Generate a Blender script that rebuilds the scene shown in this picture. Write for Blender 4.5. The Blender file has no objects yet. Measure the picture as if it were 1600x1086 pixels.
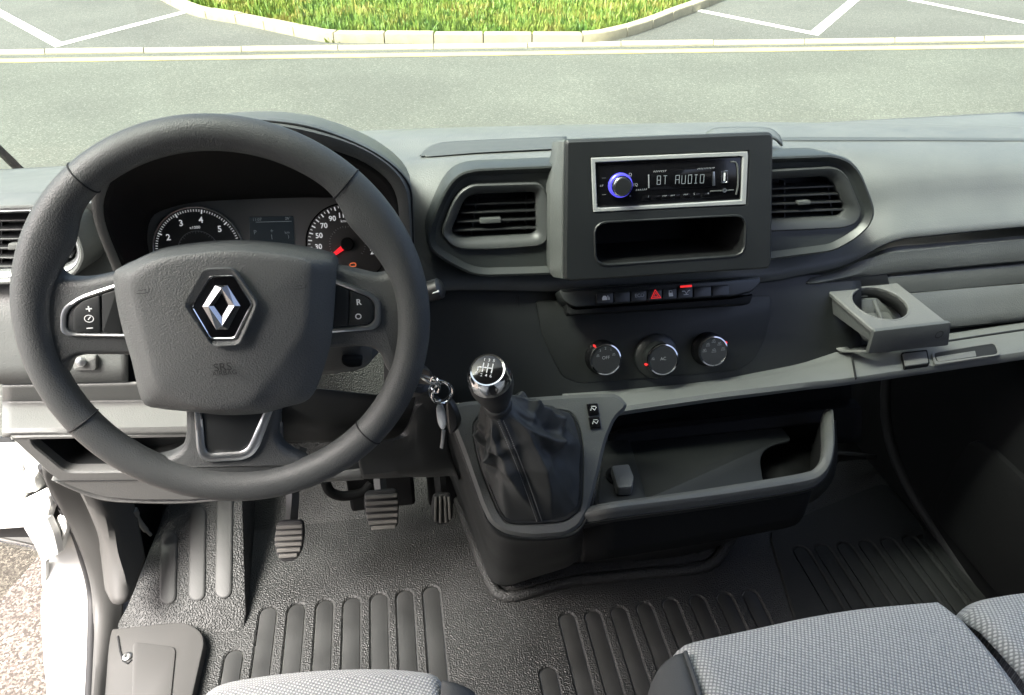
import bpy, bmesh, math, random
import numpy as np
from mathutils import Vector, Matrix
random.seed(7)
R_ = math.radians
scene = bpy.context.scene
col = scene.collection

# ---------------------------------------------------------------- camera
PITCH, YAW, FPX = R_(35), R_(9), 1164.0
CAM = np.array([0, 0, 1.15])
_fh = np.array([math.sin(YAW), math.cos(YAW), 0]); _rt = np.array([math.cos(YAW), -math.sin(YAW), 0]); _zz = np.array([0, 0, 1.])
_fw = _fh*math.cos(PITCH) - _zz*math.sin(PITCH); _up = _fh*math.sin(PITCH) + _zz*math.cos(PITCH)
cam = bpy.data.cameras.new('camera'); cam.sensor_width = 36; cam.lens = 36*FPX/1600; cam.clip_start = .01; cam.clip_end = 400
camo = bpy.data.objects.new('camera', cam); col.objects.link(camo)
camo.location = CAM; camo.rotation_euler = (math.pi/2 - PITCH, 0, -YAW)
scene.camera = camo

# ---------------------------------------------------------------- world, sun, exposure
SUN_EL, SUN_AZ = R_(56), R_(-115)          # azimuth clockwise from +Y (front): sun up to the driver's side
w = bpy.data.worlds.new('World'); scene.world = w; w.use_nodes = True
nt = w.node_tree; nt.nodes.clear()
sk = nt.nodes.new('ShaderNodeTexSky'); sk.sky_type = 'NISHITA'; sk.sun_disc = False
sk.sun_elevation = SUN_EL; sk.sun_rotation = SUN_AZ; sk.air_density = .55; sk.dust_density = 8.0; sk.ozone_density = 1.0
bg = nt.nodes.new('ShaderNodeBackground'); bg.inputs['Strength'].default_value = .10
out = nt.nodes.new('ShaderNodeOutputWorld')
nt.links.new(sk.outputs[0], bg.inputs[0]); nt.links.new(bg.outputs[0], out.inputs[0])
sl = bpy.data.lights.new('sun', 'SUN'); sl.energy = 1.5; sl.angle = R_(28); sl.color = (1, .985, .955)
so = bpy.data.objects.new('sun', sl); col.objects.link(so)
_sd = Vector((math.sin(SUN_AZ)*math.cos(SUN_EL), math.cos(SUN_AZ)*math.cos(SUN_EL), math.sin(SUN_EL)))
so.rotation_euler = _sd.to_track_quat('Z', 'Y').to_euler(); so.location = (0, 0, 6)
vs = scene.view_settings
vs.view_transform = 'Standard'; vs.look = 'None'; vs.gamma = 1; vs.use_curve_mapping = False
vs.exposure = 2.88
scene.render.engine = 'CYCLES'
scene.cycles.max_bounces = 8; scene.cycles.diffuse_bounces = 5; scene.cycles.transparent_max_bounces = 12

# ---------------------------------------------------------------- where a sight line meets a real surface
def ray(x, y): return _fw + _rt*((x-800)/FPX) + _up*((543-y)/FPX)
def Y(x, y, d): r = ray(x, y); return CAM + r*(d/r[1])
def Zp(x, y, z): r = ray(x, y); return CAM + r*((z-CAM[2])/r[2])
def Xp(x, y, d): r = ray(x, y); return CAM + r*(d/r[0])
def nz(v): v = np.asarray(v, float); return v/np.linalg.norm(v)
class PM:
    """a flat face of a part: origin, outward normal; p() = point of the face, l() = local millimetre-style coords"""
    def __init__(s, o, n=None, el=None, az=0):
        if n is None: n = (math.sin(R_(az))*math.cos(R_(el)), -math.cos(R_(az))*math.cos(R_(el)), math.sin(R_(el)))
        s.o = np.array(o, float); s.n = nz(n); s.u = nz(np.cross((0, 0, 1.), s.n)); s.v = np.cross(s.n, s.u)
    def p(s, x, y, h=0.):
        r = ray(x, y); o = s.o + s.n*h
        return CAM + r*(((o-CAM) @ s.n)/(r @ s.n))
    def loop(s, pts, h=0.): return [s.p(x, y, h) for x, y in pts]
    def l(s, a, b, h=0.): return s.o + s.u*a + s.v*b + s.n*h
    def loc(s, x, y, h=0.): q = s.p(x, y, h) - s.o; return q @ s.u, q @ s.v

# ---------------------------------------------------------------- mesh helpers
def bez(p0, p1, p2, t): return p0*(1-t)**2 + p1*2*t*(1-t) + p2*t*t
def rnd(pts, r, seg=4, closed=True):
    pts = [np.asarray(p, float) for p in pts]; n = len(pts); o = []
    for i in range(n):
        if not closed and i in (0, n-1): o.append(pts[i]); continue
        rr = r[i] if isinstance(r, (list, tuple)) else r
        a, b, c = pts[i-1], pts[i], pts[(i+1) % n]
        la, lc = np.linalg.norm(a-b), np.linalg.norm(c-b)
        d = min(rr, la*.48, lc*.48)
        if d < 1e-6: o.append(b); continue
        p0, p2 = b+(a-b)/la*d, b+(c-b)/lc*d
        for k in range(seg+1): o.append(bez(p0, b, p2, k/seg))
    return o
def cat(pts, n, closed=False):
    """Catmull-Rom through pts, n samples evenly spaced"""
    P = [np.asarray(p, float) for p in pts]; m = len(P)
    if m == 2 and not closed: return [P[0]+(P[1]-P[0])*i/(n-1) for i in range(n)]
    segs = m if closed else m-1; d = []
    for i in range(segs):
        if closed: a, b, c, e = P[i-1], P[i], P[(i+1) % m], P[(i+2) % m]
        else:
            b, c = P[i], P[i+1]; a = P[i-1] if i else 2*b-c; e = P[i+2] if i+2 < m else 2*c-b
        for k in range(12):
            t = k/12; d.append(.5*((2*b)+(c-a)*t+(2*a-5*b+4*c-e)*t*t+(3*b-a-3*c+e)*t**3))
    d.append(P[0] if closed else P[-1])
    return lin(d, n, closed, True)
def catp(pts, k):
    """Catmull-Rom with k samples per span, so that rows with matching control points stay aligned"""
    P = [np.asarray(p, float) for p in pts]; m = len(P); d = []
    for i in range(m-1):
        b, c = P[i], P[i+1]; a = P[i-1] if i else 2*b-c; e = P[i+2] if i+2 < m else 2*c-b
        for q in range(k):
            t = q/k; d.append(.5*((2*b)+(c-a)*t+(2*a-5*b+4*c-e)*t*t+(3*b-a-3*c+e)*t**3))
    return d+[P[-1]]
def lin(pts, n, closed=False, has_end=False):
    P = [np.asarray(p, float) for p in pts]
    if closed and not has_end: P = P+[P[0]]
    L = np.concatenate([[0], np.cumsum([np.linalg.norm(P[i+1]-P[i]) for i in range(len(P)-1)])])
    P = np.array(P); s = np.linspace(0, L[-1], n+1)[:-1] if closed else np.linspace(0, L[-1], n)
    return [np.array([np.interp(x, L, P[:, k]) for k in range(3)]) for x in s]
def inset(loop, d, n):
    L = [np.asarray(p, float) for p in loop]; m = len(L); o = []
    A = np.zeros(3)
    for i in range(m): A += np.cross(L[i], L[(i+1) % m])
    sgn = 1 if A @ n > 0 else -1
    for i in range(m):
        e1, e2 = L[i]-L[i-1], L[(i+1) % m]-L[i]
        l1, l2 = np.linalg.norm(e1), np.linalg.norm(e2)
        if l1 < 1e-9 or l2 < 1e-9: o.append(L[i]); continue
        n1, n2 = np.cross(n, e1/l1)*sgn, np.cross(n, e2/l2)*sgn
        b = n1+n2; q = b @ b
        o.append(L[i] + (b*(2*d/q) if q > .3 else n1*d))
    return o
def mk(name, verts, faces, mat, parent=None, smooth=True, ang=38, solid=None, kind=None, bevel=None):
    me = bpy.data.meshes.new(name)
    me.from_pydata([tuple(map(float, v)) for v in verts], [], [tuple(f) for f in faces])
    bm = bmesh.new(); bm.from_mesh(me)
    bmesh.ops.remove_doubles(bm, verts=bm.verts, dist=1e-6)
    bmesh.ops.recalc_face_normals(bm, faces=bm.faces)
    bm.to_mesh(me); bm.free()
    me.materials.append(M[mat])
    if smooth:
        me.polygons.foreach_set('use_smooth', [True]*len(me.polygons)); me.set_sharp_from_angle(angle=R_(ang))
    o = bpy.data.objects.new(name, me); col.objects.link(o)
    if solid: s = o.modifiers.new('thickness', 'SOLIDIFY'); s.thickness = solid; s.offset = 0
    if bevel:
        b = o.modifiers.new('edge', 'BEVEL'); b.width = bevel; b.segments = 2; b.limit_method = 'ANGLE'; b.angle_limit = R_(35)
    if parent is not None: par(o, parent)
    if kind: o['kind'] = kind
    return o
def par(o, p):
    """all meshes are written in world coordinates, so only the thing's own offset is undone"""
    o.parent = p
    if p.parent is None: o.matrix_parent_inverse = Matrix.Translation(-Vector(p.location))
def thing(name, label, cat_, loc=(0, 0, 0), group=None):
    o = bpy.data.objects.new(name, None); col.objects.link(o); o.location = Vector(tuple(map(float, loc))); o.empty_display_size = .05
    return tag(o, label, cat_, group)
def tag(o, label, cat_, group=None):
    o['label'] = label; o['category'] = cat_
    if group: o['group'] = group
    return o
def gridf(nr, nc, closed):
    f = []
    for i in range(nr-1):
        for j in range(nc if closed else nc-1):
            k = (j+1) % nc; f.append((i*nc+j, i*nc+k, (i+1)*nc+k, (i+1)*nc+j))
    return f
def surf(name, curves, mat, parent=None, n=28, m=5, thick=.003, smooth=True, lo=False, idx=False, **kw):
    C = [catp(c, n) for c in curves] if idx else [(lin if lo else cat)(c, n) for c in curves]
    n = len(C[0])
    if m > 1:
        cols = [cat([c[j] for c in C], (len(C)-1)*m+1) for j in range(n)] if smooth else [lin([c[j] for c in C], (len(C)-1)*m+1) for j in range(n)]
        rows = [[cols[j][i] for j in range(n)] for i in range((len(C)-1)*m+1)]
    else: rows = C
    V = [p for r in rows for p in r]
    return mk(name, V, gridf(len(rows), n, False), mat, parent, solid=thick, **kw)
def loft(name, loops, mat, parent=None, cap0=True, cap1=True, wrap=False, **kw):
    n = len(loops[0]); V = [p for l in loops for p in l]; F = gridf(len(loops), n, True)
    k = (len(loops)-1)*n
    if wrap: F += [(k+j, k+(j+1) % n, (j+1) % n, j) for j in range(n)]
    else:
        if cap0: F.append(tuple(range(n))[::-1])
        if cap1: F.append(tuple(range(k, k+n)))
    return mk(name, V, F, mat, parent, **kw)
def plate(name, loop, n, t, mat, parent=None, bev=.0015, **kw):
    n = nz(n); L = [np.asarray(p, float) for p in loop]
    return loft(name, [[p-n*t for p in L], [p-n*bev for p in L], [p-n*bev*.3 for p in inset(L, bev*.3, n)], inset(L, bev, n)], mat, parent, **kw)
def ring(name, outer, inner, n, t, mat, parent=None, bev=.001, N=64, **kw):
    n = nz(n); A, B = lin(outer, N, True), lin(inner, N, True)
    k = min(range(N), key=lambda i: np.linalg.norm(B[i]-A[0])); B = B[k:]+B[:k]
    A1 = [a+(b-a)*min(.45, bev/max(1e-6, np.linalg.norm(b-a))) for a, b in zip(A, B)]
    B1 = [b+(a-b)*min(.45, bev/max(1e-6, np.linalg.norm(b-a))) for a, b in zip(A, B)]
    return loft(name, [[p-n*t for p in A], [p-n*bev for p in A], A1, B1, [p-n*bev for p in B], [p-n*t for p in B]], mat, parent, wrap=True, **kw)
def tubev(path, r, n=10, flat=1.0, ref=(0, 0, 1)):
    P = [np.asarray(p, float) for p in path]; m = len(P); V = []
    for i in range(m):
        t = nz(P[min(i+1, m-1)]-P[max(i-1, 0)])
        a = np.cross(t, ref); a = nz(a) if np.linalg.norm(a) > 1e-3 else nz(np.cross(t, (1, 0, 0))); b = np.cross(t, a)
        rr = r[i] if isinstance(r, (list, tuple)) else r
        V.append([P[i]+a*rr*math.cos(2*math.pi*k/n)+b*rr*flat*math.sin(2*math.pi*k/n) for k in range(n)])
    return V
def tube(name, path, r, mat, parent=None, n=10, flat=1.0, ref=(0, 0, 1), **kw):
    return loft(name, tubev(path, r, n, flat, ref), mat, parent, **kw)
def torus(name, c, axis, Rm, r, mat, parent=None, n=28, k=8, a0=0, a1=360, **kw):
    ax = nz(axis); u = nz(np.cross(ax, (.3, .9, .2))); v = np.cross(ax, u); full = abs(a1-a0) >= 360
    L = []
    for i in range(n if full else n+1):
        a = R_(a0+(a1-a0)*i/n); d = u*math.cos(a)+v*math.sin(a)
        L.append([np.asarray(c)+d*(Rm+r*math.cos(2*math.pi*j/k))+ax*r*math.sin(2*math.pi*j/k) for j in range(k)])
    return loft(name, L, mat, parent, wrap=full, **kw)
def lathe(name, o, axis, prof, mat, parent=None, n=32, **kw):
    ax = nz(axis); u = nz(np.cross(ax, (1, 0, 0) if abs(ax[0]) < .9 else (0, 1, 0))); v = np.cross(ax, u); o = np.asarray(o, float)
    L = [[o+ax*h+(u*math.cos(2*math.pi*j/n)+v*math.sin(2*math.pi*j/n))*r for j in range(n)] for r, h in prof]
    return loft(name, L, mat, parent, **kw)
def box(name, c, u, v, w_, mat, parent=None, bev=None, **kw):
    """u, v, w_: half-extent vectors"""
    c, u, v, w_ = [np.asarray(q, float) for q in (c, u, v, w_)]
    V = [c+a*u+b*v+d*w_ for d in (-1, 1) for b in (-1, 1) for a in (-1, 1)]
    return mk(name, V, [(0, 1, 3, 2), (4, 6, 7, 5), (0, 4, 5, 1), (1, 5, 7, 3), (3, 7, 6, 2), (2, 6, 4, 0)], mat, parent, bevel=bev, **kw)
def joinparts(name, parts, mat, parent=None, **kw):
    """parts: list of (verts, faces) of one printed or moulded piece"""
    V, F = [], []
    for v, f in parts:
        k = len(V); V += list(v); F += [tuple(i+k for i in q) for q in f]
    return mk(name, V, F, mat, parent, **kw)
def textmesh(body, pm, a, b, size, h=.0006, rot=0, bold=0.0, sx=1.0, align='CENTER'):
    c = bpy.data.curves.new('t', 'FONT'); c.body = body; c.size = size; c.align_x = align; c.align_y = 'CENTER'; c.offset = bold; c.resolution_u = 3
    o = bpy.data.objects.new('t', c); col.objects.link(o)
    me = bpy.data.meshes.new_from_object(o)
    V = []
    for v in me.vertices:
        x, y = v.co.x*sx, v.co.y; V.append(pm.l(a+x*math.cos(rot)-y*math.sin(rot), b+x*math.sin(rot)+y*math.cos(rot), h))
    F = [tuple(p.vertices) for p in me.polygons]
    bpy.data.objects.remove(o); bpy.data.meshes.remove(me); bpy.data.curves.remove(c)
    return V, F
def strip(pm, pts, wd, h, closed=False):
    """a flat printed line in local plane coords"""
    V, F = [], []; m = len(pts)
    for i, (a, b) in enumerate(pts):
        if closed: p, q = pts[i-1], pts[(i+1) % m]
        else: p, q = pts[max(i-1, 0)], pts[min(i+1, m-1)]
        dx, dy = q[0]-p[0], q[1]-p[1]; l = math.hypot(dx, dy) or 1
        nx, ny = -dy/l*wd/2, dx/l*wd/2
        V += [pm.l(a+nx, b+ny, h), pm.l(a-nx, b-ny, h)]
    for i in range(m if closed else m-1):
        j = (i+1) % m; F.append((2*i, 2*i+1, 2*j+1, 2*j))
    return V, F
def polyf(pm, pts, h): return [pm.l(a, b, h) for a, b in pts], [tuple(range(len(pts)))]

def holeplate(name, outer, holes, n, t, mt, parent=None, bev=.002, hb=.001, **kw):
    """flat panel with real openings"""
    n = nz(n); bm = bmesh.new()
    def addloop(L): return [bm.verts.new(p) for p in L]
    def wall(a, b):
        m = len(a)
        for i in range(m): bm.faces.new((a[i], a[(i+1) % m], b[(i+1) % m], b[i]))
    o = [np.asarray(p, float) for p in outer]
    o0, o1, o2 = addloop([p-n*t for p in o]), addloop([p-n*bev for p in o]), addloop(inset(o, bev, n))
    wall(o0, o1); wall(o1, o2); edges = []
    def ed(L):
        m = len(L)
        for i in range(m):
            e = bm.edges.get((L[i], L[(i+1) % m])) or bm.edges.new((L[i], L[(i+1) % m])); edges.append(e)
    ed(o2)
    for h in holes:
        h = [np.asarray(p, float) for p in h]
        a, b, c = addloop(inset(h, -hb, n)), addloop([p-n*hb for p in h]), addloop([p-n*t for p in h])
        wall(a, b); wall(b, c); ed(a)
    r = bmesh.ops.triangle_fill(bm, edges=edges, use_beauty=True, normal=Vector(n))
    bmesh.ops.recalc_face_normals(bm, faces=bm.faces)
    bm.verts.index_update()
    V = [tuple(v.co) for v in bm.verts]; F = [tuple(v.index for v in f.verts) for f in bm.faces]; bm.free()
    return mk(name, V, F, mt, parent, ang=25, **kw)

# ---------------------------------------------------------------- materials
M = {}
def mat(name, colr, rough=.5, metal=0., bump=None, bscale=900., bdist=.0006, var=.0, vscale=6., spec=.5, emit=None, es=1., coat=0., detail=2.):
    m = bpy.data.materials.new(name); m.use_nodes = True; n = m.node_tree; b = n.nodes['Principled BSDF']
    b.inputs['Base Color'].default_value = (*colr, 1); b.inputs['Roughness'].default_value = rough; b.inputs['Metallic'].default_value = metal
    b.inputs['Specular IOR Level'].default_value = spec; b.inputs['Coat Weight'].default_value = coat
    tc = n.nodes.new('ShaderNodeTexCoord')
    if bump:
        t = n.nodes.new('ShaderNodeTexNoise'); t.inputs['Scale'].default_value = bscale; t.inputs['Detail'].default_value = detail
        bp = n.nodes.new('ShaderNodeBump'); bp.inputs['Strength'].default_value = bump; bp.inputs['Distance'].default_value = bdist
        n.links.new(tc.outputs['Object'], t.inputs['Vector']); n.links.new(t.outputs[0], bp.inputs['Height']); n.links.new(bp.outputs[0], b.inputs['Normal'])
    if var:
        t = n.nodes.new('ShaderNodeTexNoise'); t.inputs['Scale'].default_value = vscale; t.inputs['Detail'].default_value = 6
        r = n.nodes.new('ShaderNodeMapRange'); r.inputs[1].default_value = .3; r.inputs[2].default_value = .7; r.inputs[3].default_value = 1-var; r.inputs[4].default_value = 1+var
        mx = n.nodes.new('ShaderNodeVectorMath'); mx.operation = 'SCALE'; mx.inputs[0].default_value = colr
        n.links.new(tc.outputs['Object'], t.inputs['Vector']); n.links.new(t.outputs[0], r.inputs[0]); n.links.new(r.outputs[0], mx.inputs['Scale']); n.links.new(mx.outputs[0], b.inputs['Base Color'])
        r2 = n.nodes.new('ShaderNodeMapRange'); r2.inputs[1].default_value = .3; r2.inputs[2].default_value = .7; r2.inputs[3].default_value = max(0, rough-.07); r2.inputs[4].default_value = min(1, rough+.07)
        n.links.new(t.outputs[0], r2.inputs[0]); n.links.new(r2.outputs[0], b.inputs['Roughness'])
    if emit: b.inputs['Emission Color'].default_value = (*emit, 1); b.inputs['Emission Strength'].default_value = es
    M[name] = m; return m
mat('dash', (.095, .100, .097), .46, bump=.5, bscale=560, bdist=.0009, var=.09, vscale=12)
mat('dash_dark_shaded', (.0125, .0142, .0142), .5, bump=.3, bscale=1100, var=.06, vscale=9)  # dash plastic darkened; weak light on stack and undersides put into the colour
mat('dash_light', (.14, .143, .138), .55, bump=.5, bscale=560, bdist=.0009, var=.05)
mat('bezel', (.019, .021, .0215), .42, bump=.15, bscale=1400, var=.05)
mat('black', (.008, .0085, .009), .75, bump=.15, bscale=900, spec=.2)
mat('gloss_black', (.006, .006, .007), .12)
mat('cavity', (.008, .009, .01), .7)
mat('foam', (.062, .066, .066), .5, bump=.8, bscale=760, bdist=.0005, detail=0., var=.06, vscale=14)
mat('airbag', (.092, .097, .096), .55, bump=.65, bscale=640, bdist=.0008, detail=0., var=.07)
mat('silver_plastic', (.34, .35, .35), .3)
mat('recess_shade', (.055, .059, .057), .5, bump=.2, bscale=900)  # dash plastic darkened; shade in the pad hollows put into the colour
mat('pod', (.036, .040, .039), .42, bump=.25, bscale=900, var=.05)
mat('ledge_lit', (.135, .142, .138), .5, bump=.4, bscale=620, bdist=.0008, var=.05)  # dash plastic lightened; window light along this part put into the colour
mat('emblem_metal', (.42, .43, .44), .2, 1.)
mat('vent', (.048, .051, .051), .45, bump=.2, bscale=900)
mat('dial_print', (.75, .76, .76), .6, emit=(.9, .92, .95), es=.06)
mat('chrome', (.66, .67, .68), .12, 1.)
mat('satin', (.62, .64, .65), .33, 1.)
mat('steel', (.45, .45, .44), .4, 1., bump=.2, bscale=500, var=.15, vscale=40)
mat('rubber', (.02, .02, .021), .65, bump=.3, bscale=700, var=.1)
mat('pedal_rubber', (.13, .126, .115), .6, bump=.4, bscale=900, var=.12, vscale=25)
mat('vinyl', (.036, .037, .036), .5, bump=1., bscale=380, bdist=.0022, detail=0., var=.24, vscale=9)
mat('vinyl_shaded', (.03, .032, .032), .65, spec=.25, bump=.5, bscale=420, bdist=.0014, var=.1, vscale=7)  # floor vinyl again, footwell shade put into the colour and low gloss
mat('vinyl_smooth', (.037, .038, .037), .52, bump=.2, bscale=300, var=.25, vscale=14)
mat('trim', (.07, .069, .066), .55, bump=.3, bscale=900, var=.06)
mat('leather', (.040, .043, .043), .55, bump=.3, bscale=500, bdist=.0006, var=.08, vscale=20)
mat('thread', (.22, .225, .225), .8)
mat('white_paint', (.66, .66, .635), .28, coat=.3, var=.02)
mat('print_white', (.75, .76, .76), .6)
mat('print_grey', (.3, .31, .32), .6)
mat('print_dark', (.015, .016, .017), .6)
mat('red_lamp', (.5, .02, .02), .5, emit=(1, .03, .03), es=.12)
mat('orange_lamp', (.4, .1, .03), .5, emit=(1, .22, .08), es=.12)
mat('needle', (.75, .02, .03), .4, emit=(1, .02, .03), es=.15)
mat('blue_lamp', (.05, .05, .6), .3, emit=(.12, .1, 1), es=.12)
mat('lcd', (.02, .024, .028), .3, emit=(.1, .14, .17), es=.01)
mat('lcd_ink', (.2, .22, .23), .5, emit=(.6, .7, .75), es=.015)
mat('dial', (.06, .06, .06), .5)
mat('cluster', (.17, .17, .168), .55, bump=.1, bscale=1500)
mat('bakelite', (.02, .021, .022), .4)
mat('kerb_stone', (.28, .25, .175), .85, bump=.6, bscale=60, bdist=.004, var=.15, vscale=9)
mat('road_white', (.7, .69, .64), .8, bump=.4, bscale=80, bdist=.003, var=.28, vscale=22)
mat('road_yellow', (.42, .33, .13), .8, bump=.4, bscale=80, bdist=.003, var=.12, vscale=8)
mat('headliner', (.2, .2, .19), .9)
mat('bulkhead', (.06, .06, .06), .7)
def asphalt(name, base, light, sc):
    m = mat(name, base, .88, bump=.6, bscale=sc, bdist=.004); n = m.node_tree; b = n.nodes['Principled BSDF']; tc = n.nodes['Texture Coordinate']
    v = n.nodes.new('ShaderNodeTexVoronoi'); v.inputs['Scale'].default_value = sc*.6; n.links.new(tc.outputs['Object'], v.inputs['Vector'])
    v2 = n.nodes.new('ShaderNodeTexNoise'); v2.inputs['Scale'].default_value = .9; v2.inputs['Detail'].default_value = 8; n.links.new(tc.outputs['Object'], v2.inputs['Vector'])
    cr = n.nodes.new('ShaderNodeValToRGB'); cr.color_ramp.elements[0].position = .25; cr.color_ramp.elements[0].color = (*base, 1)
    cr.color_ramp.elements[1].position = .95; cr.color_ramp.elements[1].color = (*light, 1)
    k = cr.color_ramp.elements.new(.90); k.color = (*light, 1); cr.color_ramp.elements[2].position = 1.0; cr.color_ramp.elements[2].color = tuple(min(.8, c*1.55) for c in light)+(1,)
    sp = n.nodes.new('ShaderNodeSeparateColor'); n.links.new(v.outputs['Color'], sp.inputs[0]); n.links.new(sp.outputs[0], cr.inputs[0])
    r = n.nodes.new('ShaderNodeMapRange'); r.inputs[1].default_value = .3; r.inputs[2].default_value = .7; r.inputs[3].default_value = .82; r.inputs[4].default_value = 1.12
    n.links.new(v2.outputs[0], r.inputs[0]); s = n.nodes.new('ShaderNodeVectorMath'); s.operation = 'SCALE'
    n.links.new(cr.outputs[0], s.inputs[0]); n.links.new(r.outputs[0], s.inputs['Scale']); n.links.new(s.outputs[0], b.inputs['Base Color'])
asphalt('asphalt', (.056, .059, .049), (.086, .090, .076), 190)
asphalt('asphalt_bay', (.056, .057, .050), (.086, .086, .077), 190)
asphalt('pavement', (.06, .05, .042), (.21, .18, .15), 330)
def weave(name, c0, c1, sc):
    m = bpy.data.materials.new(name); m.use_nodes = True; n = m.node_tree; b = n.nodes['Principled BSDF']
    b.inputs['Roughness'].default_value = .9; b.inputs['Sheen Weight'].default_value = .3
    tc = n.nodes.new('ShaderNodeTexCoord')
    def wv(rot):
        mp = n.nodes.new('ShaderNodeMapping'); mp.inputs['Rotation'].default_value = rot
        t = n.nodes.new('ShaderNodeTexWave'); t.wave_type = 'BANDS'; t.bands_direction = 'X'; t.inputs['Scale'].default_value = sc; t.inputs['Distortion'].default_value = .25; t.inputs['Detail'].default_value = 1
        n.links.new(tc.outputs['Object'], mp.inputs[0]); n.links.new(mp.outputs[0], t.inputs[0]); return t
    a, d = wv((0, 0, R_(28))), wv((0, 0, R_(118)))
    mu = n.nodes.new('ShaderNodeMath'); mu.operation = 'MULTIPLY'; n.links.new(a.outputs[1], mu.inputs[0]); n.links.new(d.outputs[1], mu.inputs[1])
    ns = n.nodes.new('ShaderNodeTexNoise'); ns.inputs['Scale'].default_value = 260; n.links.new(tc.outputs['Object'], ns.inputs[0])
    ad = n.nodes.new('ShaderNodeMath'); ad.operation = 'MULTIPLY_ADD'; ad.inputs[1].default_value = .35; n.links.new(ns.outputs[0], ad.inputs[0]); n.links.new(mu.outputs[0], ad.inputs[2])
    cr = n.nodes.new('ShaderNodeValToRGB'); cr.color_ramp.elements[0].position = .1; cr.color_ramp.elements[0].color = (*c0, 1); cr.color_ramp.elements[1].position = .75; cr.color_ramp.elements[1].color = (*c1, 1)
    n.links.new(ad.outputs[0], cr.inputs[0]); n.links.new(cr.outputs[0], b.inputs['Base Color'])
    bp = n.nodes.new('ShaderNodeBump'); bp.inputs['Strength'].default_value = .7; bp.inputs['Distance'].default_value = .001; n.links.new(ad.outputs[0], bp.inputs['Height']); n.links.new(bp.outputs[0], b.inputs['Normal'])
    M[name] = m
weave('fabric', (.22, .225, .222), (.66, .655, .635), 85)
mat('fabric_dark', (.085, .087, .087), .85, bump=.5, bscale=700, var=.06)
def glassmat(name, tint, refl):
    m = bpy.data.materials.new(name); m.use_nodes = True; n = m.node_tree; n.nodes.clear()
    o = n.nodes.new('ShaderNodeOutputMaterial'); t = n.nodes.new('ShaderNodeBsdfTransparent'); t.inputs[0].default_value = (*tint, 1)
    g = n.nodes.new('ShaderNodeBsdfGlossy'); g.inputs['Roughness'].default_value = .02; mx = n.nodes.new('ShaderNodeMixShader'); mx.inputs[0].default_value = refl
    n.links.new(t.outputs[0], mx.inputs[1]); n.links.new(g.outputs[0], mx.inputs[2]); n.links.new(mx.outputs[0], o.inputs[0]); M[name] = m
glassmat('film', (.78, .8, .78), .12)
glassmat('glass', (.92, .98, .935), .03)
def grassmat():
    m = bpy.data.materials.new('grass'); m.use_nodes = True; n = m.node_tree; b = n.nodes['Principled BSDF']; b.inputs['Roughness'].default_value = .6
    tc = n.nodes.new('ShaderNodeTexCoord'); t = n.nodes.new('ShaderNodeTexNoise'); t.inputs['Scale'].default_value = 3.5; t.inputs['Detail'].default_value = 7; n.links.new(tc.outputs['Object'], t.inputs[0])
    cr = n.nodes.new('ShaderNodeValToRGB'); e = cr.color_ramp.elements; e[0].position = .33; e[0].color = (.06, .13, .014, 1); e[1].position = .66; e[1].color = (.24, .21, .05, 1)
    k = e.new(.5); k.color = (.13, .19, .022, 1)
    n.links.new(t.outputs[0], cr.inputs[0]); n.links.new(cr.outputs[0], b.inputs['Base Color']); M['grass'] = m
grassmat()

# ================================================================ OUTSIDE: road, kerbs, grass
G = -.60
def flat(name, pts, z, mt, **kw): return mk(name, [(p[0], p[1], z) for p in pts], [tuple(range(len(pts)))], mt, **kw)
road = flat('road', [(-60, -40), (60, -40), (60, 80), (-60, 80)], G, 'asphalt', smooth=False, kind='structure')
gz = lambda x, y, z=G: Zp(x, y, z)
pv = flat('pavement', [(-6, -3), (-.72, -3), (-.72, .6), (-.95, 2.0), (-6, 2.6)], G+.004, 'pavement', smooth=False, kind='structure')
# line of the channel: two points on each edge, prolonged
def ext(a, b, k=2.5): return [a-(b-a)*k, b+(b-a)*k]
def band(a0, a1, b0, b1, k=1.2):
    p = ext(gz(*a0), gz(*a1), k); q = ext(gz(*b0), gz(*b1), k); return [p[0], p[1], q[1], q[0]]
bay = band((0, 80), (1600, 59), (0, 80), (1600, 59)); d = np.array([.08, 1, 0])
bayp = [bay[0], bay[1], bay[1]+d*25, bay[0]+d*25]
flat('parking_bay', bayp, G+.004, 'asphalt_bay', smooth=False, kind='structure')
yl = flat('road_marking', band((0, 92.5), (1600, 69.5), (0, 98.5), (1600, 75)), G+.004, 'road_yellow', smooth=False)
tag(yl, 'long pale yellow line painted along the road edge', 'road marking')
# flush kerb (channel stones) along the bay
ck = thing('flush_kerb', 'long flush kerb of pale stones between road and parking bay', 'kerb', (1.2, 7.7, G))
e0, e1 = ext(gz(0, 79.5), gz(1600, 58.5), .6); f0, f1 = ext(gz(0, 86.5), gz(1600, 65), .6)
NS = 24
for i in range(NS):
    t0, t1 = i/NS+.00015, (i+1)/NS-.00015; zz = G+.018+random.uniform(-.004, .004)
    L = [f0+(f1-f0)*t0, f0+(f1-f0)*t1, e0+(e1-e0)*t1, e0+(e1-e0)*t0]
    plate('kerb_stone', [np.array([p[0], p[1], zz]) for p in L], (0, 0, 1), .05, 'kerb_stone', ck, bev=.008, smooth=False)
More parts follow.
